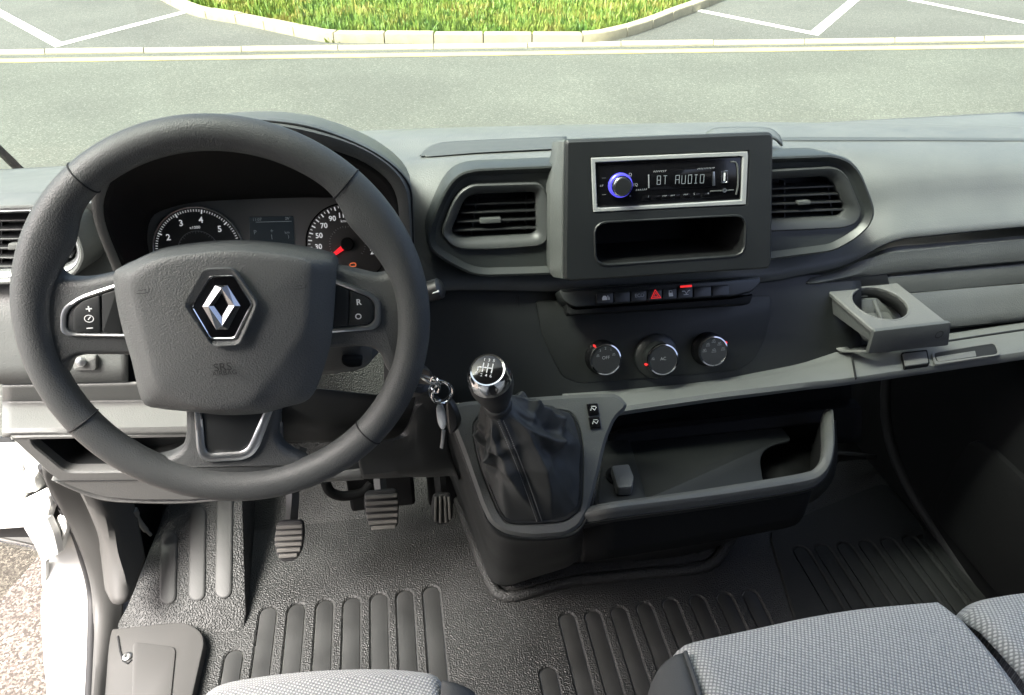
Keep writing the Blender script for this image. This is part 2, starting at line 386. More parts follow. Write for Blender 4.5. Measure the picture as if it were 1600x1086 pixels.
# white bay lines
def wline(pts, wd):
    P = [gz(*p)[:2] for p in pts]; V = []
    for i, p in enumerate(P):
        def nrm(a, b): t = (b-a)/np.linalg.norm(b-a); return np.array([-t[1], t[0]])
        if i == 0: nn = nrm(P[0], P[1])
        elif i == len(P)-1: nn = nrm(P[-2], P[-1])
        else: a, b = nrm(P[i-1], P[i]), nrm(P[i], P[i+1]); s = a+b; nn = s*2/(s @ s)
        V += [(*(p+nn*wd/2), G+.008), (*(p-nn*wd/2), G+.008)]
    F = [(2*i, 2*i+1, 2*i+3, 2*i+2) for i in range(len(P)-1)]
    return mk('bay_marking', V, F, 'road_white', smooth=False)
tag(wline([(-60, -12), (92, 71), (299, 17)], .11), 'white angled bay line at far left, left of the grass island', 'road marking', 'white bay lines')
tag(wline([(1083, 15.5), (1272, 53.5), (1345, -8)], .11), 'white V-shaped bay line just right of the grass island', 'road marking', 'white bay lines')
tag(wline([(1360, -12), (1680, 52)], .11), 'straight white bay line at the far right', 'road marking', 'white bay lines')
# grass island with raised kerb stones
KH = .10
kin = [(262, -16), (300, 2), (330, 11), (385, 20), (450, 33), (490, 41), (525, 46), (600, 47), (700, 47.5), (800, 47.5), (880, 48), (925, 47), (965, 39), (1005, 27), (1040, 14), (1080, 0), (1120, -16)]
kin3 = cat([gz(x, y, G+KH) for x, y in kin], 200)
kd = [nz(kin3[min(i+1, 199)]-kin3[max(i-1, 0)]) for i in range(200)]
kout = [p+np.array([t[1], -t[0], 0])*.125 for p, t in zip(kin3, kd)]
kb = thing('raised_kerb', 'raised kerb of pale stones curving around the grass island', 'kerb', (*kin3[100][:2], G))
step = 11
for i in range(0, 199-step, step):
    idx = list(range(i, i+step+1)); a = [kin3[k] for k in idx]; b = [kout[k] for k in idx]
    g = .006; a[0] = a[0]+kd[i]*g; b[0] = b[0]+kd[i]*g; a[-1] = a[-1]-kd[i+step]*g; b[-1] = b[-1]-kd[i+step]*g
    dz = np.array([0, 0, random.uniform(-.006, .006)])
    plate('kerb_stone', [p+dz for p in a+b[::-1]], (0, 0, 1), KH+.03, 'kerb_stone', kb, bev=.014, ang=50)
flat('verge', [p for p in kin3]+[kin3[-1]+np.array([1.5, 12, 0]), kin3[0]+np.array([-3, 12, 0])], G+KH-.03, 'grass', smooth=False, kind='structure')
V, F = [], []
poly = np.array([p[:2] for p in kin3])
xs0, xs1 = poly[:, 0].min(), poly[:, 0].max()
cnt = 0
while cnt < 26000:
    x = random.uniform(xs0, xs1); k = int(np.argmin(np.abs(poly[:, 0]-x))); ylo = poly[k, 1]
    y = ylo + .03 + random.random()**1.5*4.2
    if y > 13: continue
    cnt += 1; tall = random.random() < .12
    h = random.uniform(.03, .09)*(1.9 if tall else 1); wd = random.uniform(.006, .014); a = random.uniform(0, math.pi); le = random.uniform(.0, .5)*h; b = random.uniform(0, 6.28)
    dx, dy = math.cos(a)*wd, math.sin(a)*wd; mx, my = math.cos(b)*le, math.sin(b)*le; z0 = G+KH-.035; q = len(V)
    V += [(x-dx, y-dy, z0), (x+dx, y+dy, z0), (x+dx*.7+mx*.4, y+dy*.7+my*.4, z0+h*.6), (x-dx*.7+mx*.4, y-dy*.7+my*.4, z0+h*.6), (x+mx, y+my, z0+h)]
    F += [(q, q+1, q+2, q+3), (q+3, q+2, q+4)]
me = bpy.data.meshes.new('grass'); me.from_pydata(V, [], F); me.materials.append(M['grass'])
go = bpy.data.objects.new('grass', me); col.objects.link(go); go['kind'] = 'stuff'; tag(go, 'bright green and yellowish rough grass on the kerbed island', 'grass')
# weeds at the kerb foot and gravel crumbs are too small to show

# ================================================================ VAN SHELL
# windscreen
wb = [np.array([x, 1.44, .603]) for x in (-1.3, 1.6)]; wt = [np.array([x, .62, 1.60]) for x in (-1.1, 1.35)]
ws = plate('windscreen', [wb[0], wb[1], wt[1], wt[0]], np.cross(wb[1]-wb[0], wt[0]-wb[0])*-1, .005, 'glass', bev=.001, smooth=False)
tag(ws, 'clear slightly green tinted windscreen above the dashboard', 'windscreen')
# cab enclosure (roof, bulkhead) that shades the cab
rf = plate('cab_roof', rnd([np.array(p) for p in [(-.85, .62, 1.62), (1.05, .62, 1.62), (1.1, -.62, 1.66), (-.9, -.62, 1.66)]], .08), (0, 0, 1), .04, 'headliner', bev=.01); rf['kind'] = 'structure'
bk = plate('bulkhead', [np.array(p) for p in [(-.9, -.60, -.05), (1.1, -.60, -.05), (1.1, -.60, 1.62), (-.9, -.60, 1.62)]], (0, 1, 0), .03, 'bulkhead', bev=.004); bk['kind'] = 'structure'
bs = plate('shade_side_wall', [np.array(p) for p in [(-.88, -.62, -.45), (-.88, .22, -.45), (-.88, .22, 1.64), (-.88, -.62, 1.64)]], (1, 0, 0), .05, 'white_paint', bev=.01); bs['kind'] = 'structure'  # unseen van side, added and sized to shade the driver seat
# passenger door: lower trim below the window, thick, reaching down beside the floor
pd = thing('passenger_door', 'dark inner trim of the passenger door beside the right footwell', 'door', (1.02, .4, -.1))
surf('door_card', [[(1.08, -.6, .78), (1.08, .5, .70), (1.05, 1.15, .62)], [(1.05, -.6, .72), (1.05, .5, .64), (1.03, 1.15, .56)], [(1.03, -.6, .45), (1.02, .5, .45), (1.0, 1.2, .42)], [(.99, -.6, .30), (.97, .6, .30), (.96, 1.2, .28)], [(1.0, -.6, -.06), (.99, .6, -.06), (.97, 1.2, -.06)]], 'black', pd, n=24, m=5, thick=.01)
plate('door_pocket', rnd([np.array(p) for p in [(.965, .1, .30), (.95, .85, .28), (.95, .86, .06), (.965, .1, .05)]], .05), (-1, 0, 0), .05, 'black', pd, bev=.01)
tube('door_seal', cat([(1.0, .2, -.02), (.985, .75, .0), (.96, 1.02, .1), (.955, 1.12, .35), (.96, 1.15, .6)], 30), .012, 'rubber', pd)
# floor, toe board
FX0, FX1 = -.575, .99
lanes = []
def lane(px, py, y1, wd, z=0.):
    """outline of a rounded lane in the mat from its far end (pixel) back to depth y1"""
    p = Zp(px, py, z); r = wd/2; L = []
    for k in range(9): a = math.pi*k/8; L.append(np.array([p[0]+r*math.cos(a), p[1]-r+r*math.sin(a), z]))
    for k in range(9): a = math.pi+math.pi*k/8; L.append(np.array([p[0]+r*math.cos(a), y1+r+r*math.sin(a), z]))
    return L
for px, py in [(367, 1014), (420, 947), (464, 942), (508, 936), (550, 932), (592, 926), (632, 921), (673, 915)]: lanes.append(lane(px, py, .35, .031))
for px, py in [(854, 1041), (884, 957), (924, 953), (964, 947), (1004, 941), (1044, 935), (1086, 930), (1128, 925), (1168, 921)]: lanes.append(lane(px, py, .42, .029))
fl = holeplate('floor', [np.array(p) for p in [(FX0, -.6, 0), (FX1, -.6, 0), (FX1, 1.09, 0), (FX0, 1.09, 0)]], lanes, (0, 0, 1), .006, 'vinyl', bev=.001, hb=.0028); fl['kind'] = 'structure'
for L in lanes: plate('floor_rib', [p+np.array([0, 0, -.0022]) for p in inset(L, .0012, np.array([0, 0, 1.]))], (0, 0, 1), .004, 'vinyl_smooth', fl, bev=.0012)
tb = surf('toe_board', [[(FX0, 1.0, -.012), (FX1, 1.0, -.012)], [(FX0, 1.06, -.003), (FX1, 1.06, -.003)], [(FX0, 1.10, .003), (FX1, 1.10, .003)], [(FX0, 1.17, .025), (FX1, 1.17, .025)], [(FX0, 1.25, .10), (FX1, 1.25, .10)], [(FX0, 1.34, .30), (FX1, 1.34, .30)], [(FX0, 1.42, .6), (FX1, 1.42, .6)]], 'vinyl', n=4, m=5); tb['kind'] = 'structure'
# passenger mat on top of the floor, with its own ribs
pm_l = [Zp(1190, 834, .006), Zp(1265, 1040, .006)]
ml = [lane(1247+k*34, 853-k*3.2, .46, .030, .006) for k in range(8)]
pmat = holeplate('floor_mat', rnd([pm_l[1], np.array([.965, .45, .006]), np.array([.965, 1.0, .006]), Zp(1200, 828, .006)], .03), ml, (0, 0, 1), .006, 'vinyl_shaded', bev=.002, hb=.0028)
tag(pmat, 'dark ribbed rubber mat in the right footwell before the passenger seats', 'floor mat')
for L in ml: plate('mat_rib', [p+np.array([0, 0, -.0022]) for p in inset(L, .0012, np.array([0, 0, 1.]))], (0, 0, 1), .0035, 'vinyl_shaded', pmat, bev=.0012)
# raised moulding of the floor around the console foot
cre = cat([Zp(700, 735, .02), Zp(735, 830, .015), Zp(770, 915, .01), Zp(798, 930, .01), Zp(850, 917, .01), Zp(900, 905, .01), Zp(1000, 895, .01), Zp(1100, 884, .012), Zp(1128, 862, .02), Zp(1150, 825, .03)], 50)
tube('floor_moulding', [p+np.array([0, 0, -.004]) for p in cre], .010, 'vinyl', fl, n=12)
hump = [Zp(740, 800, .0), Zp(770, 912, .0), Zp(800, 929, .0), Zp(900, 904, .0), Zp(1100, 883, .0), Zp(1128, 860, .0), Zp(1170, 790, 0), Zp(1000, 760, 0), Zp(800, 760, 0)]
plate('floor_hump', rnd([p+np.array([0, 0, .014]) for p in hump], .03), (0, 0, 1), .013, 'vinyl', fl, bev=.006)

# footrest wedge and rear cover on the driver's left
fr = thing('footrest', 'grey moulded footrest with three long rounded ribs left of the clutch pedal', 'footrest', (-.45, 1.0, 0))
frp = PM(Zp(320, 985, .003), n=nz((0, -.42, 1)))
fo = rnd(frp.loop([(172, 990), (196, 950), (255, 800), (285, 740), (378, 740), (385, 960), (380, 990)]), .012)
plate('wedge', fo, frp.n, .12, 'vinyl', fr, bev=.006)
for x, y0, y1 in [(264, 828, 944), (309, 790, 939), (351, 765, 935)]:
    w2 = 13; L = []
    for k in range(9): a = math.pi*k/8; L.append((x+w2*math.cos(a), y0+w2-w2*math.sin(a)))
    for k in range(9): a = math.pi+math.pi*k/8; L.append((x-2+w2*math.cos(a), y1-w2-w2*math.sin(a)))
    q = frp.loop(L, .002)
    loft('rib', [[p-frp.n*.004 for p in q], q, [p+frp.n*.0012 for p in inset(q, .0015, frp.n)], [p+frp.n*.0016 for p in inset(q, .004, frp.n)]], 'vinyl_smooth', fr, cap0=False)
cv = thing('access_cover', 'flat grey plastic cover with a screw beside the door sill', 'cover', (-.5, .75, 0))
cvp = PM(Zp(230, 1000, .02), n=(0, 0, 1))
co = rnd(cvp.loop([(152, 984), (292, 970), (322, 992), (300, 1090), (285, 1180), (130, 1180), (148, 1060)]), [.02, .03, .03, .01, .01, .01, .01], 5)
plate('cover_panel', co, cvp.n, .02, 'trim', cv, bev=.004)
plate('raised_field', rnd(cvp.loop([(207, 1002), (275, 1010), (268, 1080), (262, 1150), (205, 1150)], .003), .012), cvp.n, .003, 'trim', cv, bev=.002)
sc = cvp.p(199, 1026, .001)
lathe('screw', sc, (0, 0, 1), [(.0075, 0), (.0075, .002), (.006, .003), (.0035, .003), (.003, .0005), (.0001, .0005)], 'steel', cv, n=18)
tube('groove', [cvp.p(184, 994, .0005), cvp.p(188, 1018, .0005), cvp.p(193, 1033, .0005), cvp.p(200, 1037, .0005), cvp.p(206, 1031, .0005)], .0016, 'cavity', cv, n=6)

# driver's door opening: white sill and pillar, seal, inner trims
vb = thing('van_body', 'white painted door sill and pillar of the van at the open driver door', 'van body', (-.66, .9, -.2))
sx = lambda x, y: Zp(x, y, 0.0)
sill_in = [(100, 812), (109, 828), (119, 850), (127, 869), (136, 900), (141, 938), (140, 1010), (136, 1086), (128, 1200)]
sill_out = [(96, 815), (92, 845), (88, 868), (74, 881), (70, 916), (67, 935), (69, 1005), (76, 1086), (82, 1200)]
A = [Xp(*p, -.607) for p in sill_in[:6]]+[Zp(*p, .004) for p in sill_in[6:]]; B = [Xp(*p, d_) for p, d_ in zip(sill_out, (-.62, -.632, -.645, -.662, -.672, -.677, -.678, -.676, -.672))]
mid = [(a*.45+b*.55)+np.array([0, 0, .012]) for a, b in zip(A, B)]
lowr = [b+np.array([-.005, 0, -.06]) for b in B]; low2 = [b+np.array([.02, 0, -.22]) for b in B]; low3 = [b+np.array([.12, 0, -.40]) for b in B]
surf('sill', [[a+np.array([.02, 0, .0]) for a in A], [a+np.array([-.004, 0, .004]) for a in A], mid, B, lowr, low2, low3], 'white_paint', vb, n=30, m=4, thick=.004)
seal = cat([Xp(66, 728, -.598), Xp(78, 748, -.598), Xp(92, 780, -.598), Xp(106, 808, -.598), Xp(120, 838, -.598), Xp(138, 898, -.598), Xp(144, 940, -.598), Zp(143, 1010, .02), Zp(140, 1086, .02), Zp(134, 1180, .02)], 50)
tube('door_seal', seal, .0075, 'rubber', vb, n=12)
# inner trim along the sill, then the pillar trim
t_in = [(108, 728), (132, 776), (158, 853), (175, 921), (172, 981), (160, 1086), (150, 1180)]; t_out = [(66, 728), (92, 776), (121, 836), (143, 910), (147, 985), (144, 1086), (138, 1180)]
hz = [.16, .07, .03, .022, .022, .022]
TI = [Xp(*p, -.562) for p in t_in[:4]]+[Zp(*p, .022) for p in t_in[4:]]; TO = [Xp(*p, -.59) for p in t_out[:4]]+[Zp(*p, .026) for p in t_out[4:]]
st = surf('sill_trim', [[p+np.array([.012, 0, -.02]) for p in TI], TI, [(a+b)/2+np.array([0, 0, .006]) for a, b in zip(TI, TO)], TO, [p+np.array([-.006, 0, -.03]) for p in TO]], 'trim', vb, n=30, m=4)
k1 = [Xp(112, 735, -.545), Xp(131, 775, -.545), Xp(150, 815, -.545), Xp(166, 862, -.545), Xp(177, 942, -.535)]; k2 = [Xp(150, 735, -.52), Xp(168, 775, -.52), Xp(180, 822, -.52), Xp(194, 879, -.515), Xp(204, 933, -.51)]
surf('kick_trim', [[p+np.array([-.02, .03, 0]) for p in k1], k1, [(a+b)/2+np.array([0, -.008, 0]) for a, b in zip(k1, k2)], k2, [p+np.array([.004, .08, 0]) for p in k2]], 'trim', vb, n=24, m=4)
# white hinge pillar in the door shut, hinge bracket, check strap
pl = PM(Xp(60, 760, -.63), n=nz((-.45, -.85, .25)))
def pp_(name, pts, h, mt='white_paint', t=.006, r=.004, bev=.0015): return plate(name, rnd(pl.loop(pts, h), r), pl.n, t, mt, vb, bev=bev)
pp_('gap_shade', [(-60, 690), (12, 684), (55, 720), (84, 752), (100, 800), (100, 862), (66, 868), (45, 840), (-60, 840)], -.022, 'cavity', .004)  # dark sheet behind the white parts, shade in their gaps put into its colour
hb_ = pp_('hinge_bracket', [(-60, 702), (6, 699), (28, 697), (50, 722), (62, 734), (53, 749), (57, 768), (37, 771), (34, 786), (-60, 796)], .0, t=.02)
lathe('hinge_bolt', pl.p(33, 728, .0), pl.n, [(.008, -.002), (.008, .003), (.006, .0045), (.0001, .0045)], 'white_paint', hb_, n=6)
pp_('check_arm', [(-60, 792), (30, 784), (62, 768), (75, 775), (79, 790), (72, 812), (40, 825), (-60, 832)], .008, t=.014, bev=.004)
pp_('hinge_plate', [(36, 824), (72, 808), (84, 836), (91, 866), (66, 880), (53, 852)], .012, t=.012, bev=.002)
pp_('pillar_web', [(90, 806), (102, 800), (104, 826), (92, 866), (83, 836)], -.004, t=.01)
pp_('lower_tab', [(64, 878), (72, 876), (71, 922), (67, 924), (64, 905)], .006, t=.006, r=.002)
# the open driver's door, swung out
dd = thing('driver_door', 'white driver door swung open at the left edge, seen from its hinge side', 'door', (-1.0, 1.1, -.2))
dp = PM((-.80, 1.16, .2), n=nz((.28, -1, .05)))
plate('door_frame', rnd(dp.loop([(-300, 770), (-20, 795), (30, 800), (62, 822), (70, 858), (-60, 838), (-300, 850)]), .01), dp.n, .06, 'white_paint', dd, bev=.008)
plate('door_card', rnd(dp.loop([(-300, 690), (10, 700), (20, 790), (-300, 780)], -.02), .02), dp.n, .04, 'dash_light', dd, bev=.008)
plate('weather_strip', rnd(dp.loop([(-300, 850), (-60, 840), (66, 862), (58, 872), (30, 905), (-20, 960), (-300, 1010)], -.03), .01), dp.n, .012, 'film', dd, bev=.002)

# ================================================================ DASHBOARD
D = thing('dashboard', 'charcoal plastic van dashboard with vents, centre stack and storage trays', 'dashboard', (.2, 1.0, .45))
cols_x = [470, 560, 640, 690, 760, 870, 1000, 1190, 1244, 1303, 1340, 1375, 1405, 1450, 1600, 1760]
crest = [222, 216, 212.5, 211, 208.5, 205.5, 203, 199, 199, 199.5, 200, 200, 200.5, 201, 203, 206]
row2 = [250, 246, 244, 240, 236, 232, 227, 222, 221.5, 221.5, 221.5, 221.5, 221.5, 221.5, 222, 223]
bot = [480, 480, 472, 455, 453, 455, 454, 440, 431, 419, 405, 385, 374, 368.5, 354, 342]
rows = []
P1 = [Y(x, y, 1.13) for x, y in zip(cols_x, crest)]
rows.append([np.array([p[0], 1.37, .66]) for p in P1]); rows.append([np.array([p[0], 1.26, p[2]-.035]) for p in P1]); rows.append(P1)
for fy, dd_ in [(0, 1.055), (.12, 1.0), (.35, .957), (.62, .936), (.85, .906), (.96, .888), (1.0, .886)]:
    rows.append([Y(x, a+((b-a)*fy if fy != .12 else 20), dd_) for x, a, b in zip(cols_x, row2, bot)])
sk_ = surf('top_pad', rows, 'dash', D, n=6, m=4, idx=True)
padedge = rows[-1]
surf('pad_underside', [padedge, [p+np.array([0, .015, -.004]) for p in padedge], [p+np.array([0, .09, -.01]) for p in padedge]], 'dash_dark_shaded', D, n=90, m=2)
# dark strips on the pad, shade of long shallow recesses put into colour
def padY(x, y):
    a, b = np.interp(x, cols_x, crest), np.interp(x, cols_x, row2); return 1.13-.075*(y-a)/(b-a)-(.016 if x < 900 else .009)
ru = [(656, 243), (668, 231), (690, 223), (740, 219.5), (800, 217), (885, 213.5)]; rl = [(658, 243.6), (676, 243.8), (700, 242.5), (745, 239), (800, 236), (885, 232)]
for ru, rl in ((ru, rl), ([(1216, 209.5), (1260, 209), (1330, 209), (1450, 209.5), (1600, 211), (1760, 213.5)], [(1216, 219.5), (1260, 219.5), (1330, 219.5), (1450, 219.5), (1600, 220), (1760, 221)])): surf('pad_recess_shade', [[Y(x, y, padY(x, y)+.004) for x, y in ru], [Y(x, y+1, padY(x, y+1)) for x, y in ru], [Y((x+p)/2, (y+q)/2, padY((x+p)/2, (y+q)/2)+.002) for (x, y), (p, q) in zip(ru, rl)], [Y(x, y, padY(x, y)) for x, y in rl], [Y(x, y+.6, padY(x, y)+.004) for x, y in rl]], 'recess_shade', D, n=8, m=2, thick=.001, idx=True)
# speaker/GPS blister behind the bezel
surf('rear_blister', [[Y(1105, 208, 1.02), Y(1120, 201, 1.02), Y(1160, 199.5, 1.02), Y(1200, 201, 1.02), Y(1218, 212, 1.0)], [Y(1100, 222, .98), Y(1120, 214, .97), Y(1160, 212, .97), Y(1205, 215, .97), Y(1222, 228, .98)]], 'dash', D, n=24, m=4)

# ---- passenger side panels below the pad
gl = [(1232, 437), (1260, 434), (1303, 426), (1345, 408), (1372, 396), (1397, 388), (1450, 384), (1600, 371), (1760, 359)]
gll = [(1232, 449), (1260, 445), (1303, 438.5), (1345, 431), (1372, 427), (1397, 423.5), (1450, 419), (1600, 406.5), (1760, 395)]
surf('upper_panel', [[Y(x, y-16, .96) for x, y in gl], [Y(x, y-3, .915) for x, y in gl], [Y(x, y, .893+(.025 if x < 1240 else 0)) for x, y in gl], [Y(x, (y+b)/2, .886+(.03 if x < 1240 else 0)) for (x, y), (_, b) in zip(gl, gll)], [Y(x, y, .883+(.035 if x < 1240 else 0)) for x, y in gll], [Y(x, y+1, .9) for x, y in gll]], 'dash', D, n=40, m=3)
def q4(a, b, c, d, dep): return [Y(*a, dep[0]), Y(*b, dep[0]), Y(*c, dep[1]), Y(*d, dep[1])]
s2 = q4((1268, 443.5), (1760, 397.5), (1760, 428.5), (1272, 472), (.884, .876))
nS = np.cross(s2[1]-s2[0], s2[3]-s2[0]); nS = nS*(-1 if nS[1] > 0 else 1)
plate('trim_strip', rnd(s2, .004), nS, .02, 'dash', D, bev=.002)
s3t = [(1285, 474), (1416, 460), (1600, 444.5), (1760, 431.5)]; s3b = [(1300, 548), (1416, 520), (1483, 510), (1600, 498), (1760, 480)]
surf('lower_panel', [[Y(x, y, .89) for x, y in s3t], [Y(x, y, .877) for x, y in s3t], [Y(x, y+3, .872) for x, y in s3t], [Y(1292, 512, .858), Y(1416, 489, .858), Y(1600, 471, .858), Y(1760, 455, .858)], [Y(x, y, .846) for x, y in s3b], [Y(x, y+2, .87) for x, y in s3b]], 'dash', D, n=40, m=3)
lt = [(880, 619), (960, 613), (1050, 605), (1120, 597), (1200, 584), (1260, 573), (1295, 564), (1331, 555), (1400, 545), (1485, 532), (1600, 515), (1760, 493)]
lb = [(925, 650), (965, 640), (1050, 627), (1120, 617), (1200, 607), (1260, 599), (1295, 595.5), (1337, 590), (1400, 581), (1485, 569), (1600, 552.5), (1760, 530)]
surf('recess_band', [[Y(x, y, .87) for x, y in s3b[1:]], [Y(1416, 541, .86), Y(1485, 530, .86), Y(1600, 513, .86), Y(1760, 491, .86)], [Y(1416, 543, .815), Y(1485, 532, .815), Y(1600, 515, .815), Y(1760, 493, .815)]], 'dash_dark_shaded', D, n=30, m=2)
LT = [Y(x, y, .82) for x, y in lt]; LB = [Y(x, y, .772) for x, y in lb]
surf('lower_ledge', [[p+np.array([0, .02, -.004]) for p in LT], LT, [a*.75+b*.25+np.array([0, -.002, .003]) for a, b in zip(LT, LB)], [a*.25+b*.75+np.array([0, -.003, .003]) for a, b in zip(LT, LB)], LB, [p+np.array([0, .002, -.012]) for p in LB], [p+np.array([0, .03, -.022]) for p in LB]], 'ledge_lit', D, n=60, m=3)
surf('ledge_underside', [[p+np.array([0, .004, -.014]) for p in LB], [p+np.array([0, .05, -.03]) for p in LB], [p+np.array([0, .2, -.05]) for p in LB]], 'black', D, n=60, m=3)
# seam, latch button and grip slot in the ledge
lp = PM(Y(1450, 560, .785), n=np.cross(Y(1600, 553, .772)-Y(1337, 590, .772), Y(1450, 537, .82)-Y(1450, 574, .772)))
if lp.n[2] < 0: lp = PM(lp.o, n=-lp.n)
plate('seam', lp.loop([(1331, 556), (1333, 556), (1339, 590), (1337, 590)], .0035), lp.n, .004, 'cavity', D, bev=.0003)
plate('latch_frame', rnd(lp.loop([(1408, 550.5), (1449, 546), (1453, 568), (1413, 573.5)], .0036), .003), lp.n, .006, 'black', D, bev=.0006)
plate('latch_button', rnd(lp.loop([(1410, 552.5), (1447.5, 548), (1451, 566.5), (1414.5, 571.5)], .0052), .003), lp.n, .006, 'dash_light', D, bev=.001)
ring('grip_slot', rnd(lp.loop([(1455, 550), (1556, 533), (1564, 554), (1461, 570)], .0042), .006), rnd(lp.loop([(1459, 551.5), (1554, 536), (1560, 552.5), (1464, 566)], .004), .006), lp.n, .004, 'dash_light', D, bev=.0006)
plate('grip_recess', rnd(lp.loop([(1459, 551.5), (1554, 536), (1560, 552.5), (1464, 566)], .0034), .006), lp.n, .003, 'cavity', D, bev=.0003)
plate('grip_bar', rnd(lp.loop([(1463, 557), (1524, 547.5), (1526, 556.5), (1466, 565)], .0046), .002), lp.n, .004, 'dash_light', D, bev=.001)

# ---- centre stack
SPa, SPb = Y(1000, 480, .876), Y(1000, 602, .826)
SP = PM(SPa, n=np.cross((1, 0, 0), SPa-SPb))
if SP.n[2] < 0: SP = PM(SPa, n=-SP.n)
top = [(600, 486), (640, 474), (700, 458), (780, 457), (870, 458), (1000, 457), (1100, 449), (1190, 443), (1244, 434), (1290, 434), (1345, 430)]
bt = [(600, 640), (640, 636), (700, 632), (780, 626), (880, 617), (1000, 608), (1100, 598), (1190, 584), (1250, 573), (1295, 562), (1345, 552)]
surf('centre_stack', [[SP.p(x, y-1)+np.array([0, .03, 0]) for x, y in top], [SP.p(x, y) for x, y in top], [SP.p(x, y) for x, y in bt], [SP.p(x, y+2)+np.array([0, .05, -.01]) for x, y in bt]], 'dash_dark_shaded', D, n=40, m=3, smooth=False)
kp = [(836, 470), (846, 520), (862, 556), (878, 588), (905, 599), (1000, 592), (1150, 580), (1178, 562), (1196, 528), (1206, 480), (1205, 462)]
plate('climate_panel', rnd(SP.loop(kp, .003), .008), SP.n, .004, 'dash_dark_shaded', D, bev=.0015)
plate('seam', SP.loop([(809, 462), (811, 462), (814, 500), (822, 545), (820, 545), (812, 500)], .0012), SP.n, .002, 'cavity', D, bev=.0002)
def knob(fx, fy, rk, base_r, hk, marks, spot, big=False):
    h = .003
    # axis follows the panel normal; front face centre is at height hk
    c = SP.p(fx, fy, hk); b = c-SP.n*(hk-h)
    k = lathe('climate_knob', b, SP.n, [(base_r, 0), (base_r, .004), (base_r*.96, .006), (rk*1.08, .009), (rk*1.06, hk-h-.006), (rk*1.04, hk-h-.004)], 'gloss_black' if not big else 'bezel', D, n=40)
    rr = rk*1.04
    lathe('chrome_ring', b+SP.n*(hk-h-.005), SP.n, [(rr*.9, 0), (rr*1.02, 0), (rr*1.04, .002), (rr*1.0, .0045), (rr*.92, .005), (rr*.9, .0035)], 'chrome', k, n=48, cap0=False, cap1=False)
    lathe('knob_face', b+SP.n*(hk-h-.004), SP.n, [(rr*.93, 0), (rr*.9, .003), (.0001, .003)], 'bakelite', k, n=40)
    f = PM(b+SP.n*(hk-h-.0008), n=SP.n); parts = []
    for (a, d, t, s) in marks:
        if t: parts.append(textmesh(t, f, rr*d*math.cos(R_(a)), rr*d*math.sin(R_(a)), s, h=.0005))
        else:
            x0, y0 = rr*d*math.cos(R_(a)), rr*d*math.sin(R_(a)); g = s/2
            parts += [strip(f, [(x0-g, y0-g*.7), (x0+g, y0-g*.7), (x0+g*.6, y0+g*.8), (x0-g*.4, y0+g*.6)], .0005, .0005, True), polyf(f, [(x0-g*.2, y0-g*.2), (x0+g*.3, y0-g*.2), (x0+g*.1, y0+g*.4)], .0005)]
    joinparts('printed_symbols', parts, 'print_grey', k, smooth=False)
    a = R_(spot); sp = b+SP.n*(hk-h-.008)+(SP.u*math.cos(a)+SP.v*math.sin(a))*rr*1.09
    box('pointer', sp, SP.u*.0012, SP.v*.0015, SP.n*.004, 'red_lamp', k, bev=.0008)
knob(947, 562, .0215, .0255, .026, [(150, .6, '', .004), (30, .6, '', .004), (90, .12, 'OFF', .0065), (60, .7, '1', .005), (90, .72, '2', .005), (120, .7, '3', .005)], 125)
knob(1036.5, 562, .0215, .033, .036, [(90, .05, 'AC', .0065), (170, .68, '', .004)], 195, True)
knob(1115.5, 549, .0210, .0255, .027, [(170, .65, '', .0055), (130, .62, '', .0055), (90, .68, '', .0055), (50, .62, '', .0055), (10, .65, '', .0055), (90, .05, '', .0065)], 25)

# ---- bezel round the radio
BZ = PM(Y(1045, 325, .838), el=13)
bo = rnd(BZ.loop([(886, 219), (1204, 207), (1209, 212), (1206, 420), (882, 441), (884, 225)]), [.008, .006, .006, .01, .01, .004])
rad_h = rnd(BZ.loop([(923, 246), (1171, 236), (1167, 320), (926, 332)]), .002, 2)
poc_h = rnd(BZ.loop([(930, 349), (1165, 337), (1162, 398), (932, 414)]), .012)
holeplate('radio_bezel', bo, [rad_h, poc_h], BZ.n, .012, 'bezel', D, bev=.003, hb=.0015)
bo2 = lin(bo, 72, True)
bcen = np.mean(bo2, axis=0)
def outw(d, dn):
    o = []
    for p in bo2:
        up_ = min(1, max(0, ((p-bcen)[2]-.03)/.045)); dr = -BZ.n*(1-up_)+np.array([0, .95, -.36])*up_
        o.append(p+nz((p-bcen)*np.array([1, 0, 1]))*d*(1-.85*up_)+dr*dn)
    return o
loft('bezel_side', [outw(-.004, .010), outw(.001, .012), outw(.010, .035), outw(.012, .075)], 'dash', D, cap0=False, cap1=False, solid=.002)
pc = lin(poc_h, 48, True); cc = np.mean(pc, axis=0)
loft('storage_pocket', [pc, [p-BZ.n*.03+(cc-p)*.02 for p in pc], [p-BZ.n*.085+(cc-p)*.1 for p in pc], [p-BZ.n*.09+(cc-p)*.16 for p in pc]], 'black', D, cap0=False)
ring('pocket_lip', [p+BZ.n*.0012 for p in inset(pc, -.0026, BZ.n)], [p+BZ.n*.0012 for p in inset(pc, .0004, BZ.n)], BZ.n, .004, 'bezel', D, bev=.0012)
